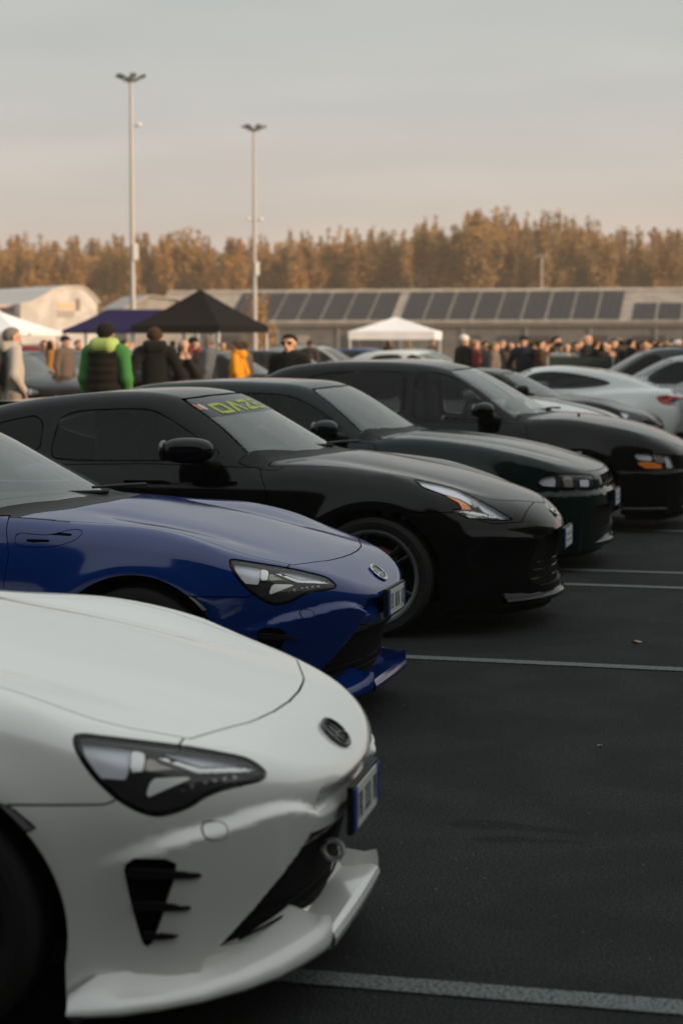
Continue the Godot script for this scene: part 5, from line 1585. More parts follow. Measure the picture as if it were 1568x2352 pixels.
func far_cars(made: Array) -> void:
	var alloy := mat("silver alloy", lin(0.35, 0.35, 0.36), 0.35, 0.7)
	var cal := mat("caliper grey", Color.BLACK)
	var paints := {
		"white": paint("far white", lin(0.66, 0.68, 0.66), 0.4, 0.0, 0.1, 0.9), "black": paint("far black", lin(0.004, 0.0045, 0.0045), 0.15), "silver": paint("far silver", lin(0.34, 0.35, 0.35), 0.3, 0.3, 0.4),
		"grey": paint("far grey", lin(0.06, 0.065, 0.07), 0.25, 0.2), "red": paint("far red", lin(0.22, 0.012, 0.012), 0.2), "blue": paint("far blue", lin(0.02, 0.05, 0.14), 0.2), "dark": paint("far dark green", lin(0.006, 0.012, 0.013), 0.16)}
	var kinds := {"saloon": made[4], "estate": made[5], "coupe": made[6]}
	var spec := {"saloon": [[-0.92, -3.6], 0.33, 0.76], "estate": [[-0.90, -3.5], 0.33, 0.77], "coupe": [[-0.89, -3.46], 0.32, 0.765]}
	for q in [
		["saloon", "white", spot(1441, 23.8), 0.0, "white saloon with a dark red stripe along its bonnet, just behind the black four-door"],
		["coupe", "black", spot(1519, 26.8), 0.0, "black low coupe with pale headlight, in front of the white reversed coupe"],
		["coupe", "white", Vector3(-6.3, 0, -30.2), PI, "white coupe parked tail-first, showing its red tail light at the right edge"],
		["saloon", "silver", spot(1245, 33.5), PI, "silver saloon parked tail-first right behind the white tail-first coupe"],
		["estate", "grey", spot(1225, 37.0), PI, "dark silver estate with roof rails behind the white tail-first coupe"],
		["saloon", "white", spot(1370, 40.5), PI, "white saloon at the right edge behind the estate with roof rails"],
		["saloon", "silver", spot(1420, 44.0), PI, "silver saloon farthest back at the right edge below the crowd"],
		["saloon", "black", spot(162, 40.0), -0.62, "near-black saloon with an amber corner lamp beside the man in the grey jacket"],
		["saloon", "black", spot(222, 43.5), -0.6, "black saloon with an amber corner lamp left of the man in the quilted vest"],
		["saloon", "dark", spot(312, 47.0), -0.6, "dark saloon with an amber lamp just right of the man in the quilted vest"],
		["saloon", "black", spot(745, 44.5), 0.0, "black saloon between the person in the orange hoodie and the man in the black tee"],
		["saloon", "dark", spot(860, 51.0), 0.0, "dark saloon right behind the man in the black tee"],
		["estate", "silver", spot(905, 60.0), 0.0, "silver estate standing left of the white canopy"],
		["saloon", "grey", spot(480, 52.0), -0.3, "grey saloon in front of the black canopy's posts"],
		["saloon", "blue", spot(1010, 68.0), 0.0, "blue saloon under the white canopy"],
		["saloon", "white", spot(1165, 50.0), -0.1, "white saloon beside the two people right of the white canopy"],
		["saloon", "silver", spot(1160, 58.0), 0.0, "silver saloon behind the two people right of the white canopy"],
		["estate", "red", spot(300, 55.0), 0.0, "red estate showing its roof left of the man in the quilted vest"],
		["estate", "white", spot(110, 58.0), -0.3, "white estate under the left white canopy"],
	]:
		var kind: String = q[0]
		var o := thing({"saloon": "saloon_car", "estate": "estate_car", "coupe": "coupe"}[kind], q[4], "car", q[2], q[3], "cars parked behind")
		dress(o, "far" + kind, kinds[kind], paints[q[1]], [], true)
		add_wheels(o, "far", spec[kind][0], spec[kind][1], spec[kind][2], alloy, cal)
		part("underbody", mesh_box(Vector3(3.6, 0.06, 1.1), Vector3(-2.2, 0.26, 0)), mat("dark inside", Color.BLACK), o)
		add_mirrors(o, Vector3(-1.75, 1.02, 0.93), Vector3(0.09, 0.065, 0.10), paints[q[1]])
		if kind == "estate":
			for z in [-0.56, 0.56]:
				part("roof_rail", Shape.new().tube([Vector3(-3.75, 1.47, z), Vector3(-3.6, 1.53, z), Vector3(-2.4, 1.57, z), Vector3(-2.15, 1.53, z)], 0.018, 6).mesh(), mat("roof rail", lin(0.05, 0.05, 0.05), 0.4, 0.5), o)
		if q[4].contains("stripe"):
			var st := part_of(kinds.saloon.bonnet, Cutter.new(2, [[0.1, 0.16], [0.1, 0.34], [-1.6, 0.34], [-1.6, 0.16]]), 0, true).offset(0.003)
			part("bonnet_stripe", st.mesh(), mat("stripe vinyl", lin(0.05, 0.012, 0.012), 0.4), o)
# ---------------------------------------------------------------- ground, halls, trees, masts, canopies
func build_ground() -> void:
	var asphalt := mat("asphalt", lin(0.046, 0.053, 0.051), 0.92, 0.0, 0.35)
	asphalt.albedo_texture = noise_tex("grain", 5, 0.16, 1024, [0.36, 0.10, 0.66, 1.0], false, 4)
	asphalt.normal_enabled = true
	asphalt.normal_texture = noise_tex("grain_n", 6, 0.26, 1024, [], true, 3, 5.0)
	asphalt.normal_scale = 0.9
	asphalt.uv1_triplanar = true
	asphalt.uv1_world_triplanar = true
	asphalt.uv1_scale = Vector3(0.62, 0.62, 0.62)
	asphalt.detail_enabled = true
	asphalt.detail_blend_mode = BaseMaterial3D.BLEND_MODE_MUL
	asphalt.detail_uv_layer = BaseMaterial3D.DETAIL_UV_2
	asphalt.detail_albedo = noise_tex("worn", 9, 0.02, 1024, [0.25, 0.80, 0.75, 1.0], false, 7)
	asphalt.uv2_triplanar = true
	asphalt.uv2_world_triplanar = true
	asphalt.uv2_scale = Vector3(0.07, 0.07, 0.07)
	var pm := PlaneMesh.new()
	pm.size = Vector2(1000, 1000)
	structure("ground", pm, asphalt)
	var line_paint := mat("line paint", lin(0.15, 0.163, 0.16), 0.85, 0.0, 0.3)
	line_paint.albedo_texture = noise_tex("wear", 14, 0.05, 1024, [0.22, 0.42, 0.5, 1.0], false, 5)
	line_paint.uv1_triplanar = true
	line_paint.uv1_world_triplanar = true
	line_paint.uv1_scale = Vector3(1.1, 1.1, 1.1)
	for q in [[-4.885, 0.016], [-10.07, 0.05], [-13.43, 0.045], [-14.30, 0.03], [-17.50, 0.05], [-20.8, 0.05], [-24.2, 0.05]]:
		var o := structure("parking_line", mesh_box(Vector3(9.0, 0.003, 0.108)), line_paint, Transform3D(Basis(Vector3.UP, -q[1]), Vector3(-1.0, 0.004, q[0])))
		o.name = numbered("parking_line", self)
	# oil stain, as a thin dark film
	var film := mat("oil film", lin(0.012, 0.013, 0.013, 0.16), 0.95, 0.0, 0.1)
	film.transparency = BaseMaterial3D.TRANSPARENCY_ALPHA
	var pts := []
	for i in 28:
		var a := TAU * i / 28
		var r := 1.0 + 0.22 * sin(a * 3.0 + 1.0) + 0.12 * sin(a * 7.0)
		pts.append(Vector3(cos(a) * 0.24 * r, 0.002, sin(a) * 0.055 * r))
	var sh := Shape.new()
	for i in 28:
		sh.tri(Vector3(0, 0.002, 0), pts[i], pts[(i + 1) % 28], Vector3.UP, Vector3.UP, Vector3.UP)
	structure("oil_stain", sh.mesh(), film, Transform3D(Basis(Vector3.UP, -0.1), Vector3(-1.02, 0, -6.62)))
	var st := structure("oil_stain", sh.mesh(), film, Transform3D(Basis(Vector3.UP, 0.12).scaled(Vector3(0.75, 1, 0.7)), Vector3(-0.94, 0.001, -6.44)))
	st.name = numbered("oil_stain", self)


func facade_mat(key: String, c: Color) -> StandardMaterial3D:
	var m := mat(key, c, 0.85, 0.0, 0.3)
	m.albedo_texture = noise_tex("plaster", 21, 0.02, 512, [0.1, 0.88, 0.9, 1.0], false, 5)
	m.uv1_triplanar = true
	m.uv1_scale = Vector3(0.05, 0.05, 0.05)
	return m


func build_halls() -> void:
	var beige := facade_mat("beige sheet", lin(0.46, 0.40, 0.33))
	var grey := facade_mat("grey wall", lin(0.17, 0.165, 0.155))
	var white := facade_mat("white wall", lin(0.62, 0.58, 0.54))
	var dark := mat("dark opening", lin(0.03, 0.032, 0.035), 0.3)
	var cell := mat("solar glass", lin(0.018, 0.026, 0.036), 0.5, 0.0, 0.15)
	# the long hall under solar panels: eave 3.5 m, ridge 6.7 m
	var z0 := -192.0
	var eave := 3.55
	var rise := 3.15
	var run := 6.2
	var x0 := -66.0
	var x1 := 30.0
	var hall := thing("solar_hall", "long low grey hall with rows of solar panels on its sloping roof, behind the canopies", "building", Vector3(0, 0, z0))
	part("wall", mesh_box(Vector3(x1 - x0, eave - 0.1, 0.3), Vector3((x0 + x1) / 2, (eave - 0.1) / 2, -0.4)), grey, hall)
	part("back_wall", mesh_box(Vector3(x1 - x0, eave + rise - 0.2, 0.3), Vector3((x0 + x1) / 2, (eave + rise - 0.2) / 2, -run - 6.0)), grey, hall)
	var slope := Basis(Vector3.RIGHT, atan2(rise, run))
	var sl := sqrt(rise * rise + run * run)
	var roof := part("roof", mesh_box(Vector3(x1 - x0, 0.12, sl), Vector3((x0 + x1) / 2, -0.06, -sl / 2)), beige, hall, Transform3D(slope, Vector3(0, eave, 0)))
	var ribs := Shape.new()
	var x := x0
	while x < x1:
		ribs.box(Vector3(x, 0.0, -sl), Vector3(x + 0.16, 0.09, 0.02))
		ribs.box(Vector3(x, -0.28, 0.02), Vector3(x + 0.16, 0.09, 0.10))
		x += 0.42
	var rb := part("roof_ribs", ribs.mesh(), beige, roof)
	rb.set_meta("kind", "stuff")
	part("ridge_cap", mesh_box(Vector3(x1 - x0, 0.25, 0.5), Vector3((x0 + x1) / 2, 0.05, -sl)), beige, roof)
	part("gutter", mesh_box(Vector3(x1 - x0, 0.12, 0.14), Vector3((x0 + x1) / 2, -0.28, 0.19)), mat("gutter", lin(0.2, 0.18, 0.16), 0.6), roof)
	var pane := mesh_box(Vector3(0.705, 0.05, sl - 0.9))
	var k := 0
	for grp in [[-57.4, 7], [-39.9, 9], [-17.4, 5], [-4.0, 10]]:
		for i in grp[1]:
			for j in 3:
				var short: bool = grp[0] == -17.4
				var px: float = grp[0] + i * 2.4 + j * 0.725
				part("solar_panel", pane if not short else mesh_box(Vector3(0.705, 0.05, sl * 0.5)), cell, roof, Transform3D(Basis(), Vector3(px, 0.13, -sl / 2 if not short else -sl * 0.3)))
			k += 1
	for q in [[-58.0, 3.0], [-50.0, 1.2], [-44.0, 4.5], [-33.0, 1.4], [-28.0, 5.0], [-21.0, 2.0], [-16.0, 3.0], [-9.0, 1.2]]:
		part("doorway", mesh_box(Vector3(q[1], 2.3, 0.06), Vector3(q[0], 1.15, -0.22)), dark if q[1] > 1.3 else beige, hall)
	for i in 16:
		part("wall_post", mesh_box(Vector3(0.2, eave - 0.4, 0.12), Vector3(x0 + 1.0 + i * 6.2, (eave - 0.4) / 2, -0.18)), mat("post grey", lin(0.26, 0.25, 0.24), 0.7), hall)
	# the pale roof joining it at the left
	var shed := thing("shed", "small pale gabled shed roof left of the solar hall, behind the black canopy", "building", spot(372, 186), YAW + 0.35)
	var gable := Shape.new().slab([[-3.2, 0], [3.2, 0], [3.2, 3.7], [1.6, 5.6], [-1.2, 5.9], [-3.2, 4.9]], -9.0, 0.0)
	part("wall", gable.mesh(), facade_mat("shed grey", lin(0.33, 0.31, 0.28)), shed)
	part("roof", Shape.new().slab([[-3.6, 4.75], [-1.25, 6.0], [1.65, 5.72], [3.6, 3.5], [3.6, 3.38], [1.6, 5.58], [-1.2, 5.86], [-3.6, 4.6]], -9.4, 0.4).mesh(), mat("shed roof", lin(0.38, 0.34, 0.30), 0.6), shed)
	# white warehouse at the left
	var w := thing("warehouse", "white warehouse with a rounded gable and an orange and grey sign, at the left edge", "building", spot(140, 150), YAW + 0.55)
	var g := [[-3.1, 0], [3.1, 0], [3.1, 4.60], [2.75, 5.1], [2.2, 5.55], [1.6, 5.74], [0.4, 5.74], [-0.5, 5.45], [-1.3, 4.98], [-2.2, 4.55], [-3.1, 4.35]]
	part("gable_wall", Shape.new().slab(g, -22.0, 0.0).mesh(), white, w)
	part("roof_edge", Shape.new().slab([[3.25, 4.61], [2.85, 5.17], [2.25, 5.66], [1.62, 5.86], [0.36, 5.86], [-0.56, 5.56], [-1.36, 5.09], [-2.24, 4.66], [-3.15, 4.46], [-3.1, 4.36], [-2.2, 4.56], [-1.3, 4.99], [-0.5, 5.46], [0.4, 5.75], [1.6, 5.75], [2.2, 5.56], [2.75, 5.11], [3.1, 4.61]], -22.2, 0.15).mesh(), mat("roof edge", lin(0.6, 0.54, 0.48), 0.7), w)
	part("wing", mesh_box(Vector3(9.0, 4.2, 18.0), Vector3(-7.6, 2.1, -10.5)), white, w)
	part("wing_roof", mesh_box(Vector3(9.4, 0.25, 18.6), Vector3(-7.6, 4.32, -10.4)), mat("wing roof", lin(0.42, 0.36, 0.32), 0.7), w)
	for i in 4:
		part("window", mesh_box(Vector3(1.7, 1.5, 0.08), Vector3(-4.4 - i * 1.95, 2.4, -1.48)), dark, w)
	var sign_ := part("sign", mesh_box(Vector3(1.35, 0.42, 0.05), Vector3(0.55, 4.35, 0.03)), mat("sign orange", lin(0.75, 0.42, 0.24), 0.6), w)
	for i in 4:
		part("sign_block", mesh_box(Vector3(0.26, 0.52, 0.05), Vector3(0.0 + i * 0.36, 3.75, 0.03)), mat("sign grey", lin(0.35, 0.29, 0.25), 0.6), sign_)
	part("sign_mark", mesh_box(Vector3(0.34, 0.9, 0.05), Vector3(1.5, 4.45, 0.03)), mat("sign mark", lin(0.16, 0.13, 0.12), 0.6), sign_)
	# outside the frame: the store whose shade lies over the cars, and a dark block added to keep sky out of car reflections
	var store := thing("store", "long store hall outside the picture on the right, its shade lies over the parked cars", "building", Vector3(25, 0, -12))
	part("wall", mesh_box(Vector3(14, 7.3, 110), Vector3(7, 3.65, 0)), facade_mat("store wall", lin(0.16, 0.155, 0.15)), store)
	for i in 12:
		part("shop_window", mesh_box(Vector3(0.1, 2.6, 6.0), Vector3(-0.03, 1.5, -48 + i * 8.6)), dark, store)
	var back := thing("added_dark_block", "unseen dark block added behind the camera, keeps the sky out of the car reflections", "building", Vector3(-8, 0, 9))
	part("wall", mesh_box(Vector3(60, 15.0, 12), Vector3(0, 7.5, 6)), facade_mat("depot wall", lin(0.04, 0.04, 0.039)), back)  # added block: height and dark tone set to darken the car sides
	for i in 6:
		part("added_gate", mesh_box(Vector3(4.2, 4.0, 0.1), Vector3(-23 + i * 9.0, 2.0, -0.03)), dark, back)


func leaf_mesh(seed_: int, height: float, width: float, n: int, warm: float) -> Array:
	# [crown, trunk]: many leaf-sized faces in clumps round upright limbs
	var rng := RandomNumberGenerator.new()
	rng.seed = seed_
	var wood := Shape.new()
	var lean := Vector3(rng.randf_range(-0.3, 0.3), 0, rng.randf_range(-0.3, 0.3))
	var trunk := [Vector3.ZERO, Vector3(0, height * 0.3, 0) + lean * 0.2, Vector3(0, height * 0.6, 0) + lean * 0.6, Vector3(0, height * 0.94, 0) + lean]
	wood.tube(trunk, height * 0.011, 6, 0.02)
	var tips := []
	for i in 22:
		var h := rng.randf_range(0.10, 0.74)
		var a := rng.randf() * TAU
		var base := Vector3(0, height * h, 0) + lean * h
		var reach := width * rng.randf_range(0.35, 1.0) * (1.1 - h * 0.75)
		var tip := base + Vector3(cos(a) * reach, height * rng.randf_range(0.14, 0.30), sin(a) * reach)
		tip.y = minf(tip.y, height * 0.97)
		wood.tube([base, base.lerp(tip, 0.5) + Vector3(cos(a), 0, sin(a)) * reach * 0.12, tip], height * 0.004, 5, 0.012)
		for k in 4:
			tips.append(base.lerp(tip, 0.3 + 0.23 * k))
	for k in 7:
		tips.append(Vector3(0, height * (0.58 + 0.06 * k), 0) + lean * 0.8)
	for k in 5:
		var a := rng.randf() * TAU
		var top := Vector3(cos(a) * width * 0.28, height * rng.randf_range(0.86, 1.03), sin(a) * width * 0.28) + lean
		wood.tube([Vector3(0, height * 0.66, 0) + lean * 0.7, top], height * 0.003, 5, 0.01)
		tips.append(top)
		tips.append(top - Vector3(0, height * 0.06, 0))
	var v := PackedVector3Array()
	var nn := PackedVector3Array()
	var cc := PackedColorArray()
	var per := n / tips.size()
	for t in tips:
		if t.y > height * 0.84:
			per = n / tips.size() / 3
		else:
			per = n / tips.size()
		var spread: float = width * (rng.randf_range(0.14, 0.30) if t.y < height * 0.84 else 0.09)
		var tone := rng.randf()
		for i in per:
			var d := Vector3(clampf(rng.randfn(), -1.8, 1.8), clampf(rng.randfn() * 2.3, -3.6, 3.2), clampf(rng.randfn(), -1.8, 1.8)) * spread * 0.62
			var c: Vector3 = t + d
			if c.y < height * 0.12:
				continue
			var s := rng.randf_range(0.07, 0.16)
			var u := Vector3(rng.randfn(), rng.randfn(), rng.randfn()).normalized()
			var w := u.cross(Vector3(rng.randfn(), rng.randfn(), rng.randfn())).normalized()
			var q := [c - u * s, c + w * s * 0.6, c + u * s, c - w * s * 0.6]
			var m := u.cross(w)
			var b := clampf(tone * 0.6 + rng.randf() * 0.4, 0, 1)
			var col := Color(0.27, 0.175, 0.075).lerp(Color(0.50, 0.29, 0.095), b).lerp(Color(0.22, 0.19, 0.095), (1.0 - warm) * rng.randf())
			for j in [0, 1, 2, 0, 2, 3]:
				v.append(q[j])
				nn.append(m)
				cc.append(col)
	var a2 := []
	a2.resize(Mesh.ARRAY_MAX)
	a2[Mesh.ARRAY_VERTEX] = v
	a2[Mesh.ARRAY_NORMAL] = nn
	a2[Mesh.ARRAY_COLOR] = cc
	var crown := ArrayMesh.new()
	crown.add_surface_from_arrays(Mesh.PRIMITIVE_TRIANGLES, a2)
	return [crown, wood.mesh()]


func build_trees() -> void:
	var leaves := mat("autumn leaves", Color.WHITE, 0.75, 0.0, 0.3)
	leaves.vertex_color_use_as_albedo = true
	leaves.backlight_enabled = true
	leaves.backlight = Color(0.55, 0.4, 0.2)
	leaves.cull_mode = BaseMaterial3D.CULL_DISABLED
	var bark := mat("bark", lin(0.22, 0.17, 0.13), 0.9)
	var kinds := []
	for i in 7:
		kinds.append(leaf_mesh(100 + i, 14.0, [1.7, 2.0, 1.5, 2.2, 1.7, 1.6, 2.1][i], [11000, 9500, 8600, 10000, 6800, 8000, 9000][i], [1.0, 0.9, 0.85, 0.7, 0.35, 0.5, 0.2][i]))
	var rng := RandomNumberGenerator.new()
	rng.seed = 44
	var top := L([[-200, 566], [0, 566], [150, 566], [300, 558], [450, 560], [600, 556], [720, 552], [800, 550], [900, 545], [1000, 522], [1080, 515], [1140, 492], [1200, 510], [1310, 498], [1400, 525], [1480, 540], [1568, 530], [1800, 530]], 0)
	var look := ["orange-brown", "rusty", "ochre", "tawny", "olive-brown thin", "brown", "dull olive"]
	var row := 0
	for d in [222.0, 236.0, 252.0]:
		var px := -200.0 + row * 19.0
		var n := 0
		while px < 1760.0:
			var h: float = EYE + (786.0 - top.at(px) + rng.randf_range(-34, 26) - row * 2.0) * d / F_PX
			var right: bool = px > 850.0
			var k := rng.randi_range(3, 6) if right and rng.randf() < 0.75 else rng.randi_range(0, 3)
			var at := spot(px, d + rng.randf_range(-6, 6))
			var lab := "%s autumn tree, %s of the %s row of the wood beyond the halls" % [look[k], ordinal(n), ["front", "middle", "back"][row]]
			var o := thing("autumn_tree", lab, "tree", at, rng.randf() * TAU, "trees of the wood")
			var wide := rng.randf_range(0.95, 1.75)
			o.scale = Vector3.ONE * (h / 14.3) * Vector3(wide, 1.0, wide)
			part("crown", kinds[k][0], leaves, o)
			part("trunk", kinds[k][1], bark, o)
			px += rng.randf_range(20, 36)
			n += 1
		row += 1
	# undergrowth at the foot of the wood
	var under := leaf_mesh(300, 4.5, 4.0, 2600, 0.3)
	for i in 26:
		var at := spot(-80 + i * 68.0, 214.0 + 6.0 * rng.randf())
		var o := thing("bush", "low brown bush at the foot of the wood, %s from the left" % ordinal(i), "bush", at, rng.randf() * TAU, "bushes at the foot of the wood")
		o.scale = Vector3(1.4, 1.0 + 0.3 * rng.randf(), 1.4)
		part("crown", under[0], leaves, o)
		part("trunk", under[1], bark, o)
	var hedge := mat("evergreen leaves", lin(0.03, 0.035, 0.015), 0.8)
	for q in [[880, 6.0], [925, 6.6], [1440, 5.0]]:
		var o := thing("evergreen_bush", "dark evergreen bush above the hall roof, %s" % ["left of the pair", "right of the pair", "by itself at the right"][[880, 925, 1440].find(int(q[0]))], "bush", spot(q[0], 216.0), 0.3, "evergreen bushes")
		o.scale = Vector3(1.3, q[1] / 4.0, 1.3)
		part("crown", under[0], hedge, o)
		part("trunk", under[1], bark, o)
	# one small orange tree by the black canopy
	var small := leaf_mesh(400, 4.6, 1.5, 1400, 1.0)
	var st := thing("autumn_tree", "small orange tree beside the right-hand light mast, in front of the solar hall", "tree", spot(592, 130.0), 0.0)
	part("crown", small[0], leaves, st)
	part("trunk", small[1], bark, st)


func ordinal(n: int) -> String:
	var words := ["first", "second", "third", "fourth", "fifth", "sixth", "seventh", "eighth", "ninth", "tenth", "eleventh", "twelfth", "thirteenth", "fourteenth", "fifteenth", "sixteenth", "seventeenth", "eighteenth", "nineteenth", "twentieth"]
	var tens := ["", "", "twenty-", "thirty-", "forty-", "fifty-", "sixty-", "seventy-", "eighty-", "ninety-"]
	return words[n] if n < 20 else tens[(n + 1) / 10] + words[(n + 1) % 10 - 1] if (n + 1) % 10 else tens[(n + 1) / 10].trim_suffix("y-") + "ieth"


func build_masts() -> void:
	var steel := mat("mast steel", lin(0.40, 0.38, 0.36), 0.5, 0.2)
	var dark := mat("lamp housing", lin(0.05, 0.06, 0.06), 0.5, 0.3)
	for q in [[308.0, 76.0, 0.25, "tall galvanised light mast behind the blue canopy, left and nearer of the two"], [586.0, 93.5, 1.1, "tall galvanised light mast rising beside the black canopy, right and farther of the two"]]:
		var h := 11.42
		var o := thing("light_mast", q[3], "light mast", spot(q[0], q[1]), YAW, "tall light masts")
		part("pole", Shape.new().lathe([[0.125, 0.0], [0.115, 1.5], [0.10, 4.2], [0.088, 4.25], [0.072, 8.5], [0.058, h], [0.0, h]], 14).mesh(), steel, o)
		part("base_plate", Shape.new().lathe([[0.0, 0.05], [0.3, 0.05], [0.3, 0.0]], 12).mesh(), steel, o)
		var ring := []
		for i in 17:
			ring.append(Vector3(cos(TAU * i / 16) * 0.24, h + 0.02, sin(TAU * i / 16) * 0.24))
		part("crown_ring", Shape.new().tube(ring, 0.025, 6).mesh(), dark, o)
		for i in 6:
			var a: float = q[2] + TAU * i / 6.0
			var d := Vector3(cos(a), 0, sin(a))
			part("lamp_arm", Shape.new().tube([Vector3(0, h - 0.1, 0), d * 0.3 + Vector3(0, h + 0.0, 0), d * 0.4 + Vector3(0, h + 0.10, 0)], 0.02, 6).mesh(), steel, o)
			var bas := Basis(Vector3.UP, -a) * Basis(Vector3(0, 0, 1), 0.35)
			var head := part("floodlight", mesh_box(Vector3(0.24, 0.07, 0.22)), dark, o, Transform3D(bas, d * 0.46 + Vector3(0, h + 0.13, 0)))
			part("lamp_glass", mesh_box(Vector3(0.20, 0.012, 0.18), Vector3(0, -0.042, 0)), mat("lamp glass", lin(0.4, 0.42, 0.42), 0.15), head)
		part("mast_box", mesh_box(Vector3(0.20, 0.62, 0.16), Vector3(0.13, 5.05, 0.05)), mat("box white", lin(0.75, 0.72, 0.68), 0.5), o)
		var by := 9.75 if q[0] < 400 else 7.3
		for s in ([1.0] if q[0] < 400 else [1.0, -1.0]):
			part("side_bracket", Shape.new().tube([Vector3(0, by, 0), Vector3(0.18 * s, by - 0.04, 0), Vector3(0.26 * s, by + 0.02, 0)], 0.03, 6).mesh(), steel, o)
			part("side_lamp", Shape.new().ball(Vector3(0.29 * s, by + 0.03, 0), Vector3(0.10, 0.07, 0.08), 0.8, 8).mesh(), mat("box white", Color.WHITE), o)
	var l := thing("street_lamp", "thin far street lamp standing up behind the solar hall's roof", "street lamp", spot(1240, 205), 0.0)
	part("pole", Shape.new().lathe([[0.12, 0], [0.07, 10.4], [0.0, 10.4]], 8).mesh(), steel, l)
	part("lamp_head", mesh_box(Vector3(1.1, 0.16, 0.35), Vector3(0, 10.4, 0)), steel, l)


func canopy(label: String, at: Vector3, turn: float, size: Vector2, eave: float, peak: float, ridge: float, cloth: Material, frame: Material, drop := 0.28) -> void:
	# a pop-up canopy: sloping roof to a peak or a short ridge, a hanging border, four legs
	var o := thing("canopy", label, "canopy tent", at, turn)
	var hx := size.x / 2
	var hz := size.y / 2
	var n := 8
	for face in 4:
		var rows := []
		for i in n + 1:
			var t := float(i) / n
			var row := []
			for k in n + 1:
				var s := -1.0 + 2.0 * k / n
				# from the eave edge (t = 0) up to the ridge (t = 1)
				var p: Vector3
				if face % 2 == 0:
					var sg := 1.0 if face == 0 else -1.0
					p = Vector3(lerpf(hx * s, ridge * s, t), 0, sg * hz * (1 - t))
				else:
					var sg2 := 1.0 if face == 1 else -1.0
					p = Vector3(sg2 * lerpf(hx, ridge, t), 0, hz * s * (1 - t))
				p.y = lerpf(eave, peak, pow(t, 1.12)) - 0.05 * (1 - s * s) * (1 - t) * t * 4.0 * 0.5
				row.append(p)
			rows.append(row)
		part("roof_panel", Shape.new().strip(rows, false, true).mesh(), cloth, o)
	for face in 4:
		var rows := []
		for k in 13:
			var s := -1.0 + k / 6.0
			var p := Vector3(hx * s, 0, hz) if face == 0 else Vector3(hx * s, 0, -hz) if face == 1 else Vector3(hx, 0, hz * s) if face == 2 else Vector3(-hx, 0, hz * s)
			var wob := 0.012 * sin(k * 1.7 + face)
			rows.append([p + Vector3(0, eave, 0), p + Vector3(wob, eave - drop * 0.5, wob), p + Vector3(-wob, eave - drop, wob)])
		part("valance", Shape.new().strip(rows, false, true).mesh(), cloth, o)
	for q in [[-1, -1], [1, -1], [-1, 1], [1, 1]]:
		part("leg", mesh_box(Vector3(0.07, eave, 0.07), Vector3(q[0] * (hx - 0.06), eave / 2, q[1] * (hz - 0.06))), frame, o)
	for q in [[-1, 0], [1, 0], [0, -1], [0, 1]]:
		var bar := Vector3(0.03, 0.03, size.y - 0.1) if q[0] != 0 else Vector3(size.x - 0.1, 0.03, 0.03)
		part("truss", mesh_box(bar, Vector3(q[0] * (hx - 0.06), eave - 0.1, q[1] * (hz - 0.06))), frame, o)


func build_tents() -> void:
	var legs := mat("canopy leg", lin(0.62, 0.60, 0.57), 0.5, 0.1)
	var white := mat("white cloth", lin(0.86, 0.85, 0.84), 0.8)
	white.backlight_enabled = true
	white.backlight = Color(0.3, 0.3, 0.3)
	canopy("black canopy with a steep peak, in the middle of the picture's left half", spot(462, 59.0), YAW - 0.46, Vector2(2.95, 2.95), 2.12, 3.16, 0.06, mat("black cloth", lin(0.007, 0.0075, 0.007), 0.8, 0.0, 0.15), legs, 0.2)
	canopy("navy blue canopy with a level ridge, behind the man in the quilted vest", spot(325, 69.0), YAW - 0.12, Vector2(4.7, 3.0), 2.06, 2.76, 1.15, mat("navy cloth", lin(0.014, 0.011, 0.06), 0.85, 0.0, 0.15), legs, 0.12)
	canopy("white canopy with bright side panel, standing right of the middle", spot(908, 79.0), YAW - 0.14, Vector2(3.35, 3.0), 2.06, 2.62, 0.05, white, mat("white leg", lin(0.7, 0.69, 0.67), 0.5), 0.32)
	canopy("white canopy cut by the left edge of the picture", spot(-5, 63.0), YAW - 0.3, Vector2(3.0, 3.0), 1.98, 2.62, 0.05, white, legs, 0.12)
	# barrier in front of the crowd
	var b := thing("barrier", "low dark green barrier in front of the crowd at the right", "barrier", spot(1330, 43.0), YAW)
	part("panel", mesh_box(Vector3(1.45, 1.15, 0.05), Vector3(0, 0.75, 0)), mat("barrier cloth", lin(0.008, 0.02, 0.016), 0.8), b)
	for x in [-0.7, 0.7]:
		part("post", mesh_box(Vector3(0.05, 1.35, 0.05), Vector3(x, 0.67, 0.03)), mat("post grey", Color.WHITE), b)


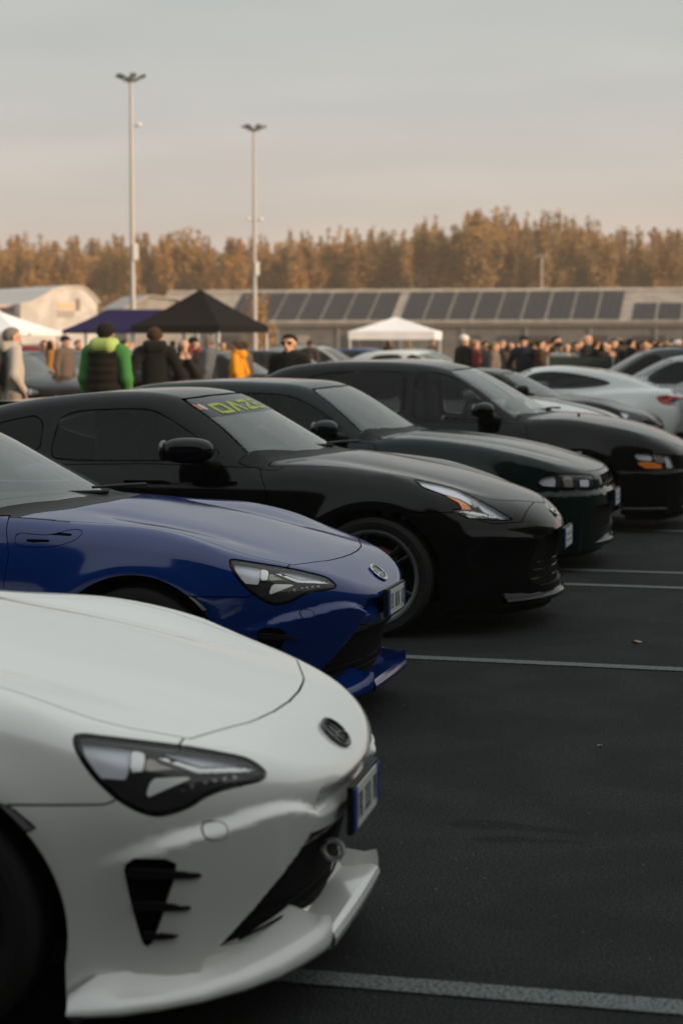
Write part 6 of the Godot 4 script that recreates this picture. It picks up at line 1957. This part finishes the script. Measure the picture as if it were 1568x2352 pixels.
func build_small_things() -> void:
	# grit scattered over the asphalt
	var rng := RandomNumberGenerator.new()
	rng.seed = 5
	var grit := Shape.new()
	for i in 160:
		var d := rng.randf_range(4.2, 13.0)
		var p := spot(rng.randf_range(700, 1640), d)
		var r := rng.randf_range(0.0015, 0.0045)
		var q := []
		for k in 5:
			var a := TAU * k / 5.0 + rng.randf()
			q.append(p + Vector3(cos(a) * r, 0.001, sin(a) * r))
		var tip := p + Vector3(0, r * 1.1, 0)
		for k in 5:
			var n: Vector3 = ((q[k] + q[(k + 1) % 5]) / 2 - p).normalized() * 0.6 + Vector3.UP
			grit.tri(q[k], q[(k + 1) % 5], tip, n.normalized(), n.normalized(), n.normalized())
	var gr := structure("grit", grit.mesh(), mat("grit", lin(0.085, 0.09, 0.09), 0.9))
	gr.set_meta("kind", "stuff")
	# dead leaves on the asphalt and on the white bonnet
	var leaf := Shape.new()
	var rows := []
	for i in 7:
		var t := i / 6.0
		var w := 0.018 * sin(PI * pow(t, 0.8)) + 0.001
		rows.append([Vector3(-0.035 + 0.07 * t, 0.010 + 0.006 * sin(t * 4.0), -w), Vector3(-0.035 + 0.07 * t, 0.004, 0), Vector3(-0.035 + 0.07 * t, 0.012 + 0.005 * cos(t * 5.0), w)])
	leaf.strip(rows, false, true)
	var lm := leaf.mesh()
	var tan_ := mat("dead leaf", lin(0.34, 0.24, 0.15), 0.8)
	for q in [[Vector3(-0.95, 0, -10.9), 0.4, 1.0, "pale dead leaf on the asphalt to the right of the blue coupe's lip"], [Vector3(-0.85, 0, -8.05), 1.4, 0.5, "tiny dead leaf on the asphalt in front of the blue coupe"], [Vector3(-0.35, 0, -6.4), 0.9, 0.35, "tiny leaf fragment on the asphalt at the right"]]:
		var o := part("dead_leaf", lm, tan_, self, Transform3D(Basis(Vector3.UP, q[1]).scaled(Vector3.ONE * q[2]), q[0]))
		tag(o, q[3], "leaf", "dead leaves on the asphalt")
# ---------------------------------------------------------------- people
class Flesh:                             # rounded cones joined softly
	var a := PackedVector3Array()
	var b := PackedVector3Array()
	var ra := PackedFloat32Array()
	var rb := PackedFloat32Array()
	var flat_ := PackedFloat32Array()     # depth is multiplied by this before measuring
	var k := 0.03
	var ripple := 0.0
	func add(p: Vector3, q: Vector3, r0: float, r1: float, f := 1.0) -> Flesh:
		a.append(p); b.append(q); ra.append(r0); rb.append(r1); flat_.append(f)
		return self
	func f(x: float, y: float, z: float) -> float:
		var d := 1e9
		var p := Vector3(x, y, z)
		for i in a.size():
			var m := Vector3(1, 1, flat_[i])
			var e := (b[i] - a[i]) * m
			var w := (p - a[i]) * m
			var h := clampf(w.dot(e) / maxf(e.length_squared(), 1e-9), 0.0, 1.0)
			var c := (w - e * h).length() - lerpf(ra[i], rb[i], h)
			c /= maxf(1.0, flat_[i] * 0.85)
			var u := maxf(k - absf(d - c), 0.0)
			d = minf(d, c) - u * u / (4.0 * k)
		if ripple > 0:
			d += ripple * sin(y * 70.0)
		return d


func pose_joints(pose: String) -> Dictionary:
	# facing +z; arms [shoulder, elbow, wrist, finger tips] for the left (+x) and right
	var j := {}
	match pose:
		"pockets":
			j.l = [Vector3(0.20, 1.43, -0.02), Vector3(0.32, 1.16, -0.08), Vector3(0.20, 0.97, 0.09), Vector3(0.15, 0.90, 0.12)]
			j.r = [Vector3(-0.20, 1.43, -0.02), Vector3(-0.32, 1.16, -0.08), Vector3(-0.20, 0.97, 0.09), Vector3(-0.15, 0.90, 0.12)]
		"face":
			j.l = [Vector3(0.19, 1.43, 0), Vector3(0.22, 1.17, 0.14), Vector3(0.06, 1.42, 0.20), Vector3(0.03, 1.55, 0.15)]
			j.r = [Vector3(-0.19, 1.43, 0), Vector3(-0.22, 1.17, 0.14), Vector3(-0.06, 1.42, 0.20), Vector3(-0.03, 1.55, 0.15)]
		"phone":
			j.l = [Vector3(0.20, 1.43, -0.01), Vector3(0.25, 1.15, 0.0), Vector3(0.24, 0.92, 0.06), Vector3(0.23, 0.78, 0.09)]
			j.r = [Vector3(-0.20, 1.43, -0.01), Vector3(-0.25, 1.16, 0.04), Vector3(-0.10, 1.20, 0.28), Vector3(-0.04, 1.25, 0.38)]
		_:
			j.l = [Vector3(0.20, 1.43, -0.01), Vector3(0.25, 1.15, -0.03), Vector3(0.25, 0.90, 0.05), Vector3(0.24, 0.73, 0.08)]
			j.r = [Vector3(-0.20, 1.43, -0.01), Vector3(-0.25, 1.15, -0.03), Vector3(-0.25, 0.90, 0.05), Vector3(-0.24, 0.73, 0.08)]
	return j


func person_shapes(pose: String) -> Dictionary:
	var j := pose_joints(pose)
	var body := Flesh.new()
	body.add(Vector3(0, 0.97, 0), Vector3(0, 1.22, 0.01), 0.145, 0.13, 1.35).add(Vector3(0, 1.22, 0.01), Vector3(0, 1.40, 0), 0.13, 0.13, 1.35)
	body.add(Vector3(-0.14, 1.43, -0.01), Vector3(0.14, 1.43, -0.01), 0.075, 0.075).add(Vector3(0, 1.42, -0.01), Vector3(0, 1.56, 0.01), 0.062, 0.054)
	for s in [j.l, j.r]:
		body.add(s[0], s[1], 0.055, 0.042).add(s[1], s[2], 0.042, 0.030)
	for s in [-1.0, 1.0]:
		body.add(Vector3(0.085 * s, 0.93, 0), Vector3(0.10 * s, 0.50, 0.01), 0.085, 0.055).add(Vector3(0.10 * s, 0.50, 0.01), Vector3(0.10 * s, 0.09, -0.02), 0.053, 0.038).add(Vector3(0.10 * s, 0.05, -0.04), Vector3(0.11 * s, 0.035, 0.15), 0.04, 0.035)
	var ax := Net.axis([[-0.5, 0.026], [0.5, 0]])
	var az := Net.axis([[-0.34, 0.026], [0.46, 0]])
	var m := {}
	m.body = Net.build(body, ax, Net.axis([[-0.05, 0.026], [1.66, 0]]), az, false)
	# head on a finer grid
	var head := Flesh.new()
	head.k = 0.025
	head.add(Vector3(0, 1.66, -0.012), Vector3(0, 1.665, 0.012), 0.083, 0.083, 0.88).add(Vector3(0, 1.585, 0.03), Vector3(0, 1.56, 0.055), 0.058, 0.038)
	head.add(Vector3(0, 1.65, 0.092), Vector3(0, 1.607, 0.112), 0.010, 0.016).add(Vector3(-0.03, 1.668, 0.078), Vector3(0.03, 1.668, 0.078), 0.016, 0.016)
	head.add(Vector3(-0.02, 1.575, 0.088), Vector3(0.02, 1.575, 0.088), 0.011, 0.011)
	for s in [-1.0, 1.0]:
		head.add(Vector3(0.080 * s, 1.645, -0.005), Vector3(0.086 * s, 1.605, -0.002), 0.016, 0.011)
	head.add(Vector3(0, 1.60, -0.01), Vector3(0, 1.48, -0.01), 0.052, 0.058)
	var hs := Net.build(head, Net.axis([[-0.13, 0.011], [0.13, 0]]), Net.axis([[1.47, 0.011], [1.78, 0]]), Net.axis([[-0.14, 0.011], [0.15, 0]]), false)
	m.body.add(hs)
	m.hair = part_of(hs, HairLine.new(0.0), 0, true).offset(0.012)
	m.long_hair = m.hair
	var lock := Flesh.new()
	lock.add(Vector3(0, 1.66, -0.03), Vector3(0, 1.40, -0.08), 0.092, 0.075, 1.0).add(Vector3(0.06, 1.66, -0.01), Vector3(0.085, 1.44, 0.02), 0.04, 0.03).add(Vector3(-0.06, 1.66, -0.01), Vector3(-0.085, 1.44, 0.02), 0.04, 0.03)
	m.long_hair = Net.build(lock, Net.axis([[-0.18, 0.02], [0.18, 0]]), Net.axis([[1.28, 0.02], [1.80, 0]]), Net.axis([[-0.22, 0.02], [0.12, 0]]), false)
	# hands
	for s in [j.l, j.r]:
		var dir: Vector3 = (s[3] - s[2]).normalized()
		var side := dir.cross(Vector3(0, 0, 1) if absf(dir.z) < 0.8 else Vector3(0, 1, 0)).normalized()
		var flat := side.cross(dir)
		var sg := 1.0 if s == j.l else -1.0
		m.body.add(Shape.new().ball(Vector3.ZERO, Vector3(0.040, 0.048, 0.018), 0.8, 8).moved(Transform3D(Basis(side, dir, flat), s[2] + dir * 0.045)))
		for k in 4:
			var root: Vector3 = s[2] + dir * 0.085 + side * (-0.028 + 0.0185 * k)
			var ln: float = [0.062, 0.076, 0.072, 0.055][k]
			m.body.add(Shape.new().tube([root, root + dir * ln * 0.5 + flat * 0.004, root + dir * ln * 0.9 + flat * 0.022 * sg], 0.0095, 6, 0.007))
		var tb: Vector3 = s[2] + dir * 0.03 + side * 0.036
		m.body.add(Shape.new().tube([tb, tb + side * 0.02 + dir * 0.03, tb + side * 0.024 + dir * 0.062 + flat * 0.01], 0.011, 6, 0.008))
	# jacket with sleeves, hem and collar
	var coat := Flesh.new()
	coat.k = 0.04
	coat.add(Vector3(0, 0.90, 0), Vector3(0, 1.22, 0.01), 0.180, 0.165, 1.25).add(Vector3(0, 1.22, 0.01), Vector3(0, 1.40, 0), 0.165, 0.16, 1.25).add(Vector3(-0.14, 1.435, -0.01), Vector3(0.14, 1.435, -0.01), 0.092, 0.092).add(Vector3(0, 1.45, -0.015), Vector3(0, 1.50, -0.005), 0.080, 0.072)
	for s in [j.l, j.r]:
		coat.add(s[0], s[1], 0.080, 0.064).add(s[1], s[2].lerp(s[1], 0.06), 0.062, 0.046)
	m.jacket = Net.build(coat, ax, Net.axis([[0.66, 0.024], [1.62, 0]]), az, false)
	var trousers := Flesh.new()
	trousers.add(Vector3(0, 1.0, 0), Vector3(0, 0.92, 0), 0.155, 0.155, 1.25)
	for s in [-1.0, 1.0]:
		trousers.add(Vector3(0.085 * s, 0.92, 0), Vector3(0.10 * s, 0.50, 0.01), 0.105, 0.075).add(Vector3(0.10 * s, 0.50, 0.01), Vector3(0.10 * s, 0.10, -0.02), 0.073, 0.062)
	m.trousers = Net.build(trousers, ax, Net.axis([[0.0, 0.028], [1.2, 0]]), az, false)
	var shoes := Flesh.new()
	for s in [-1.0, 1.0]:
		shoes.add(Vector3(0.10 * s, 0.05, -0.05), Vector3(0.115 * s, 0.042, 0.17), 0.05, 0.045)
	m.shoes = Net.build(shoes, ax, Net.axis([[-0.02, 0.026], [0.2, 0]]), az, false)
	return m


class HairLine:
	var low := 0.0
	func _init(l: float) -> void:
		low = l
	func sd(q: Vector3) -> float:         # hair: above a line from the forehead over the ears to the nape
		var line := 1.70 + low if q.z > 0.055 else lerpf(1.655, 1.70 + low, clampf((q.z + 0.0) / 0.055, 0, 1)) if q.z > 0.0 else lerpf(1.565, 1.655, clampf((q.z + 0.07) / 0.07, 0, 1))
		return line - q.y


func vest_shape() -> Shape:
	var v := Flesh.new()
	v.k = 0.04
	v.ripple = 0.006
	v.add(Vector3(0, 0.88, 0), Vector3(0, 1.22, 0.01), 0.215, 0.20, 1.2).add(Vector3(0, 1.22, 0.01), Vector3(0, 1.38, 0), 0.20, 0.185, 1.2).add(Vector3(-0.11, 1.43, -0.01), Vector3(0.11, 1.43, -0.01), 0.105, 0.105)
	return Net.build(v, Net.axis([[-0.36, 0.02], [0.36, 0]]), Net.axis([[0.62, 0.018], [1.6, 0]]), Net.axis([[-0.3, 0.02], [0.34, 0]]), false)


func hood_shape() -> Shape:
	var h := Flesh.new()
	h.k = 0.05
	h.add(Vector3(-0.07, 1.50, -0.10), Vector3(0.07, 1.50, -0.10), 0.085, 0.085).add(Vector3(-0.10, 1.53, -0.02), Vector3(-0.08, 1.50, 0.06), 0.06, 0.045).add(Vector3(0.10, 1.53, -0.02), Vector3(0.08, 1.50, 0.06), 0.06, 0.045)
	return Net.build(h, Net.axis([[-0.26, 0.02], [0.26, 0]]), Net.axis([[1.34, 0.02], [1.70, 0]]), Net.axis([[-0.28, 0.02], [0.2, 0]]), false)


func cloth(c: Color) -> StandardMaterial3D:
	var key := "cloth " + c.to_html()
	if not mats.has(key):
		var m := mat(key, c, 0.9, 0.0, 0.25)
		m.rim_enabled = true
		m.rim = 0.3
	return mats[key]


func person(label: String, at: Vector3, facing: float, height: float, pose: String, jacket: Color, trousers: Color, hair: String, extra := [], skin := Color(0.52, 0.30, 0.20), group := "") -> void:
	# facing: turn from looking straight away from the camera, in degrees (90 = to the right)
	var m: Dictionary = shapes[pose]
	var o := thing("person", label, "person", at, YAW + PI - deg_to_rad(facing), group)
	o.scale = Vector3.ONE * (height / 1.755)
	var kit := func_key(pose)
	part("body", shape_mesh(kit + "body", m.body), mat("skin " + skin.to_html(), skin.linear_to_srgb(), 0.6), o)
	part("jacket", shape_mesh(kit + "jacket", m.jacket), cloth(jacket.linear_to_srgb()), o)
	part("trousers", shape_mesh(kit + "trousers", m.trousers), cloth(trousers.linear_to_srgb()), o)
	part("shoes", shape_mesh(kit + "shoes", m.shoes), cloth(lin(0.02, 0.02, 0.02)), o)
	var tone: Color = {"black": Color(0.012, 0.010, 0.009), "brown": Color(0.05, 0.028, 0.015), "grey": Color(0.18, 0.16, 0.14), "blond": Color(0.25, 0.16, 0.08), "long": Color(0.02, 0.014, 0.01), "white": Color(0.6, 0.57, 0.55), "cap": Color(0.012, 0.012, 0.014), "white_cap": Color(0.65, 0.62, 0.6), "none": Color(0.3, 0.2, 0.14)}[hair]
	if hair.contains("cap"):
		var cap := Shape.new().ball(Vector3(0, 1.70, -0.005), Vector3(0.098, 0.085, 0.112), 0.9, 10)
		cap.ball(Vector3(0, 1.695, 0.11), Vector3(0.075, 0.010, 0.075), 0.9, 8)
		part("cap", shape_mesh("cap", cap), cloth(tone.linear_to_srgb()), o)
	elif hair == "long":
		part("hair", shape_mesh(kit + "long_hair", m.long_hair), cloth(tone.linear_to_srgb()), o)
	elif hair != "none":
		part("hair", shape_mesh(kit + "hair", m.hair), cloth(tone.linear_to_srgb()), o)
	for s in [-1.0, 1.0]:
		part("eye", shape_mesh("eye", Shape.new().ball(Vector3.ZERO, Vector3(0.012, 0.008, 0.008), 1.0, 6)), mat("eye dark", lin(0.02, 0.015, 0.012), 0.2), o, Transform3D(Basis(), Vector3(0.031 * s, 1.648, 0.084)))
	for e in extra:
		match e[0]:
			"vest":
				part("quilted_vest", shape_mesh("vest", shapes.vest), cloth(e[1].linear_to_srgb()), o)
			"hood":
				part("hood", shape_mesh("hood", shapes.hood), cloth(e[1].linear_to_srgb()), o)
			"glasses":
				part("sunglasses", shape_mesh("glasses", Shape.new().box(Vector3(-0.072, 1.632, 0.088), Vector3(0.072, 1.662, 0.106))), mat("sunglass", lin(0.01, 0.01, 0.01), 0.1), o)
			"chest_mark":
				part("chest_emblem", shape_mesh("emblem", Shape.new().ball(Vector3(0.085, 1.285, 0.142), Vector3(0.032, 0.034, 0.012), 1.0, 8)), cloth(e[1].linear_to_srgb()), o)
			"bag":
				part("backpack", shape_mesh("backpack", Shape.new().ball(Vector3(0, 1.22, -0.22), Vector3(0.17, 0.25, 0.10), 0.6, 10)), cloth(e[1].linear_to_srgb()), o)
			"phone":
				part("phone", shape_mesh("phone", Shape.new().box(Vector3(-0.085, 1.20, 0.345), Vector3(-0.01, 1.34, 0.355))), mat("phone black", lin(0.01, 0.01, 0.01), 0.2), o)


func func_key(pose: String) -> String:
	return "person " + pose + " "


func build_people() -> void:
	var jobs := {}
	for pose in ["down", "pockets", "face", "phone"]:
		var th := Thread.new()
		th.start(person_shapes.bind(pose))
		jobs[pose] = th
	shapes.vest = vest_shape()
	shapes.hood = hood_shape()
	for pose in jobs:
		shapes[pose] = jobs[pose].wait_to_finish()
	var jeans := Color(0.02, 0.028, 0.045)
	var black := Color(0.009, 0.009, 0.009)
	person("balding man in a grey hooded jacket with a dark backpack, at the left edge", spot(30, 26.0), 62, 1.83, "pockets", Color(0.40, 0.36, 0.31), Color(0.25, 0.21, 0.17), "grey", [["hood", Color(0.40, 0.36, 0.31)], ["bag", Color(0.02, 0.02, 0.018)]])
	person("dark-haired man seen from behind in a green hoodie under a black quilted vest", spot(246, 23.0), 18, 1.87, "down", Color(0.05, 0.19, 0.05), jeans, "black", [["vest", Color(0.014, 0.012, 0.010)], ["hood", Color(0.34, 0.46, 0.13)]])
	person("broad man seen from behind in a black hoodie, in front of the black canopy", spot(357, 27.0), -8, 1.84, "pockets", black, black, "brown", [["hood", black]])
	person("dark-haired woman holding her hands to her face, dressed in dark clothes", spot(424, 32.0), 170, 1.68, "face", Color(0.018, 0.017, 0.016), black, "long")
	person("person in a black cap behind the woman with her hands to her face", spot(446, 38.0), 150, 1.72, "down", Color(0.015, 0.015, 0.018), jeans, "cap", [["hood", Color(0.25, 0.03, 0.03)]])
	person("man with short hair in a slate grey jacket beside the black canopy's front post", spot(482, 36.0), -80, 1.76, "phone", Color(0.10, 0.11, 0.12), jeans, "grey")
	person("person in an orange hoodie looking left, in front of the black saloon", spot(545, 36.0), -75, 1.66, "pockets", Color(0.62, 0.25, 0.015), black, "brown", [["hood", Color(0.62, 0.25, 0.015)]])
	person("person with brown hair just behind the one in the orange hoodie", spot(560, 41.0), -60, 1.66, "down", Color(0.10, 0.08, 0.06), jeans, "brown")
	person("man in sunglasses and a black tee with a pale round chest emblem", spot(665, 24.5), -158, 1.74, "down", black, black, "black", [["glasses"], ["chest_mark", Color(0.5, 0.5, 0.47)]])
	var rng := RandomNumberGenerator.new()
	rng.seed = 12
	var where := ["left of the two people beside the white canopy, pale cap and black coat", "right of the two beside the white canopy, in a dusty red coat"]
	person("person " + where[0], spot(1064, 44.0), 60, 1.78, "down", black, black, "white_cap")
	person("person " + where[1], spot(1089, 44.5), 75, 1.70, "pockets", Color(0.20, 0.035, 0.03), jeans, "blond")
	# the crowd along the right, from its left end: [x, height, pose, jacket, hair, what it looks like]
	var crowd := [
		[1127, 1.62, "down", Color(0.05, 0.05, 0.06), "brown", "short person in a charcoal jacket, far left of the crowd behind a silver saloon"],
		[1134, 1.64, "down", Color(0.16, 0.13, 0.10), "blond", "blond person in a tan jacket, second from the left end of the crowd"],
		[1170, 1.63, "face", Color(0.06, 0.045, 0.03), "long", "long-haired person in a dark brown coat with hands raised, left part of the crowd"],
		[1200, 1.76, "pockets", Color(0.012, 0.016, 0.028), "cap", "tall person in a navy jacket and black cap, left part of the crowd"],
		[1238, 1.70, "down", Color(0.05, 0.03, 0.015), "brown", "person in a brown jacket right of the navy jacket and cap"],
		[1248, 1.64, "down", Color(0.13, 0.06, 0.02), "brown", "person in a rust jacket tucked behind the brown jacket"],
		[1274, 1.78, "pockets", Color(0.02, 0.02, 0.02), "black", "black-haired person facing away above the green barrier"],
		[1281, 1.62, "pockets", Color(0.55, 0.53, 0.50), "cap", "person in a white jacket leaning at the green barrier"],
		[1300, 1.60, "down", Color(0.40, 0.33, 0.25), "long", "long-haired person in a cream coat behind the green barrier"],
		[1345, 1.80, "down", Color(0.012, 0.014, 0.013), "none", "tall bald person in a black coat, middle of the crowd"],
		[1364, 1.70, "phone", Color(0.02, 0.022, 0.02), "brown", "person in black right of the tall bald one, holding a phone"],
		[1384, 1.64, "down", Color(0.015, 0.012, 0.01), "long", "long-haired person in black, middle of the crowd"],
		[1392, 1.63, "face", Color(0.03, 0.025, 0.02), "brown", "person in a dark coat with raised hands, middle of the crowd"],
		[1407, 1.72, "down", Color(0.018, 0.02, 0.02), "black", "black-haired person in a black jacket, right of the raised hands"],
		[1425, 1.66, "pockets", Color(0.04, 0.035, 0.03), "cap", "person in a black cap and brown-grey jacket, right half of the crowd"],
		[1444, 1.73, "down", Color(0.014, 0.012, 0.011), "black", "tall person in a black jacket beside the cap wearer, right half of the crowd"],
		[1467, 1.58, "down", Color(0.05, 0.03, 0.02), "long", "short long-haired person in brown, right half of the crowd"],
		[1474, 1.69, "down", Color(0.09, 0.035, 0.02), "brown", "person in a rust-red jacket, right half of the crowd"],
		[1485, 1.65, "pockets", Color(0.03, 0.03, 0.03), "brown", "person in a grey-black jacket right of the rust-red one"],
		[1509, 1.66, "down", Color(0.012, 0.02, 0.07), "brown", "person in a royal blue jacket near the right edge"],
		[1527, 1.66, "down", Color(0.015, 0.015, 0.02), "blond", "blond person in black near the right edge"],
		[1552, 1.69, "pockets", Color(0.02, 0.02, 0.02), "white", "white-haired person at the right end of the crowd"]]
	for q in [[1112, 1.66, "pockets", Color(0.02, 0.02, 0.025), "black", "black-haired person behind the dusty red coat"],
		[1152, 1.70, "down", Color(0.03, 0.04, 0.05), "grey", "grey-haired person in slate between the tan and the dark brown coats"],
		[1185, 1.60, "down", Color(0.25, 0.22, 0.2), "long", "long-haired person in a pale grey coat left of the navy jacket"],
		[1222, 1.68, "down", Color(0.02, 0.02, 0.02), "brown", "person in black half hidden by the navy jacket"],
		[1262, 1.66, "down", Color(0.08, 0.09, 0.07), "brown", "person in an olive jacket left of the white jacket"],
		[1318, 1.64, "pockets", Color(0.03, 0.03, 0.035), "black", "black-haired person between the cream coat and the tall bald one"],
		[1330, 1.70, "down", Color(0.10, 0.02, 0.02), "blond", "blond person in maroon left of the tall bald one"],
		[1376, 1.60, "down", Color(0.3, 0.27, 0.23), "long", "short long-haired person in beige behind the phone holder"],
		[1416, 1.74, "down", Color(0.02, 0.025, 0.03), "grey", "grey-haired person in dark blue in the right half of the crowd"],
		[1456, 1.62, "pockets", Color(0.06, 0.06, 0.06), "cap", "person in a black cap and grey jacket beside the brown one"],
		[1496, 1.71, "down", Color(0.015, 0.015, 0.015), "black", "black-haired tall person in black left of the royal blue jacket"],
		[1518, 1.60, "down", Color(0.28, 0.05, 0.04), "long", "long-haired person in red behind the royal blue jacket"],
		[1540, 1.72, "pockets", Color(0.04, 0.035, 0.03), "brown", "person in dark brown left of the white-haired one"],
		[1562, 1.65, "down", Color(0.05, 0.06, 0.08), "brown", "person in blue-grey cut by the right edge"]]:
		crowd.append(q)
	var i := 0
	for q in crowd:
		person(q[5], spot(q[0], 43.5 + 3.0 * rng.randf() + (4.0 if i > 21 else 0.0)), [70, 110, 150, 200, 100][i % 5] + rng.randf_range(-15, 15), q[1], q[2], q[3], jeans if i % 2 else black, q[4], [["phone"]] if q[2] == "phone" else [], Color(0.55, 0.32, 0.20), "people in the crowd at the right")
		i += 1
	for q in [[104, 46.0, "brown", Color(0.08, 0.07, 0.06), "person in a grey-brown coat under the left white canopy's edge"], [122, 44.0, "long", Color(0.28, 0.13, 0.03), "long-haired person in an ochre coat left of the beanie wearer"], [152, 42.0, "cap", Color(0.12, 0.09, 0.07), "person in a dark beanie and brown coat left of the quilted vest"], [182, 52.0, "brown", Color(0.10, 0.04, 0.03), "far person in a reddish coat left of the man in the quilted vest"], [300, 55.0, "blond", Color(0.5, 0.46, 0.42), "person in a pale coat between the quilted vest and the black hoodie"], [288, 50.0, "black", Color(0.02, 0.02, 0.02), "person in black just right of the man in the quilted vest"], [712, 58.0, "brown", Color(0.05, 0.04, 0.04), "far person in brown right of the man in the black tee"], [892, 76.0, "long", Color(0.08, 0.04, 0.02), "person in a brown coat under the white canopy, left of two"], [938, 76.0, "blond", Color(0.2, 0.15, 0.1), "blond person under the white canopy, right of two"], [992, 72.0, "brown", Color(0.05, 0.04, 0.03), "person beyond the white canopy's right legs"], [398, 60.0, "blond", Color(0.55, 0.53, 0.5), "person in a white coat under the black canopy"], [512, 52.0, "brown", Color(0.2, 0.11, 0.03), "person in a mustard jacket by the black canopy's front post"]]:
		person(q[4], spot(q[0], q[1]), 80 + rng.randf_range(-70, 90), 1.70 + rng.randf_range(-0.05, 0.06), "down", q[3], jeans, q[2], [], Color(0.55, 0.32, 0.20), "people among the canopies")
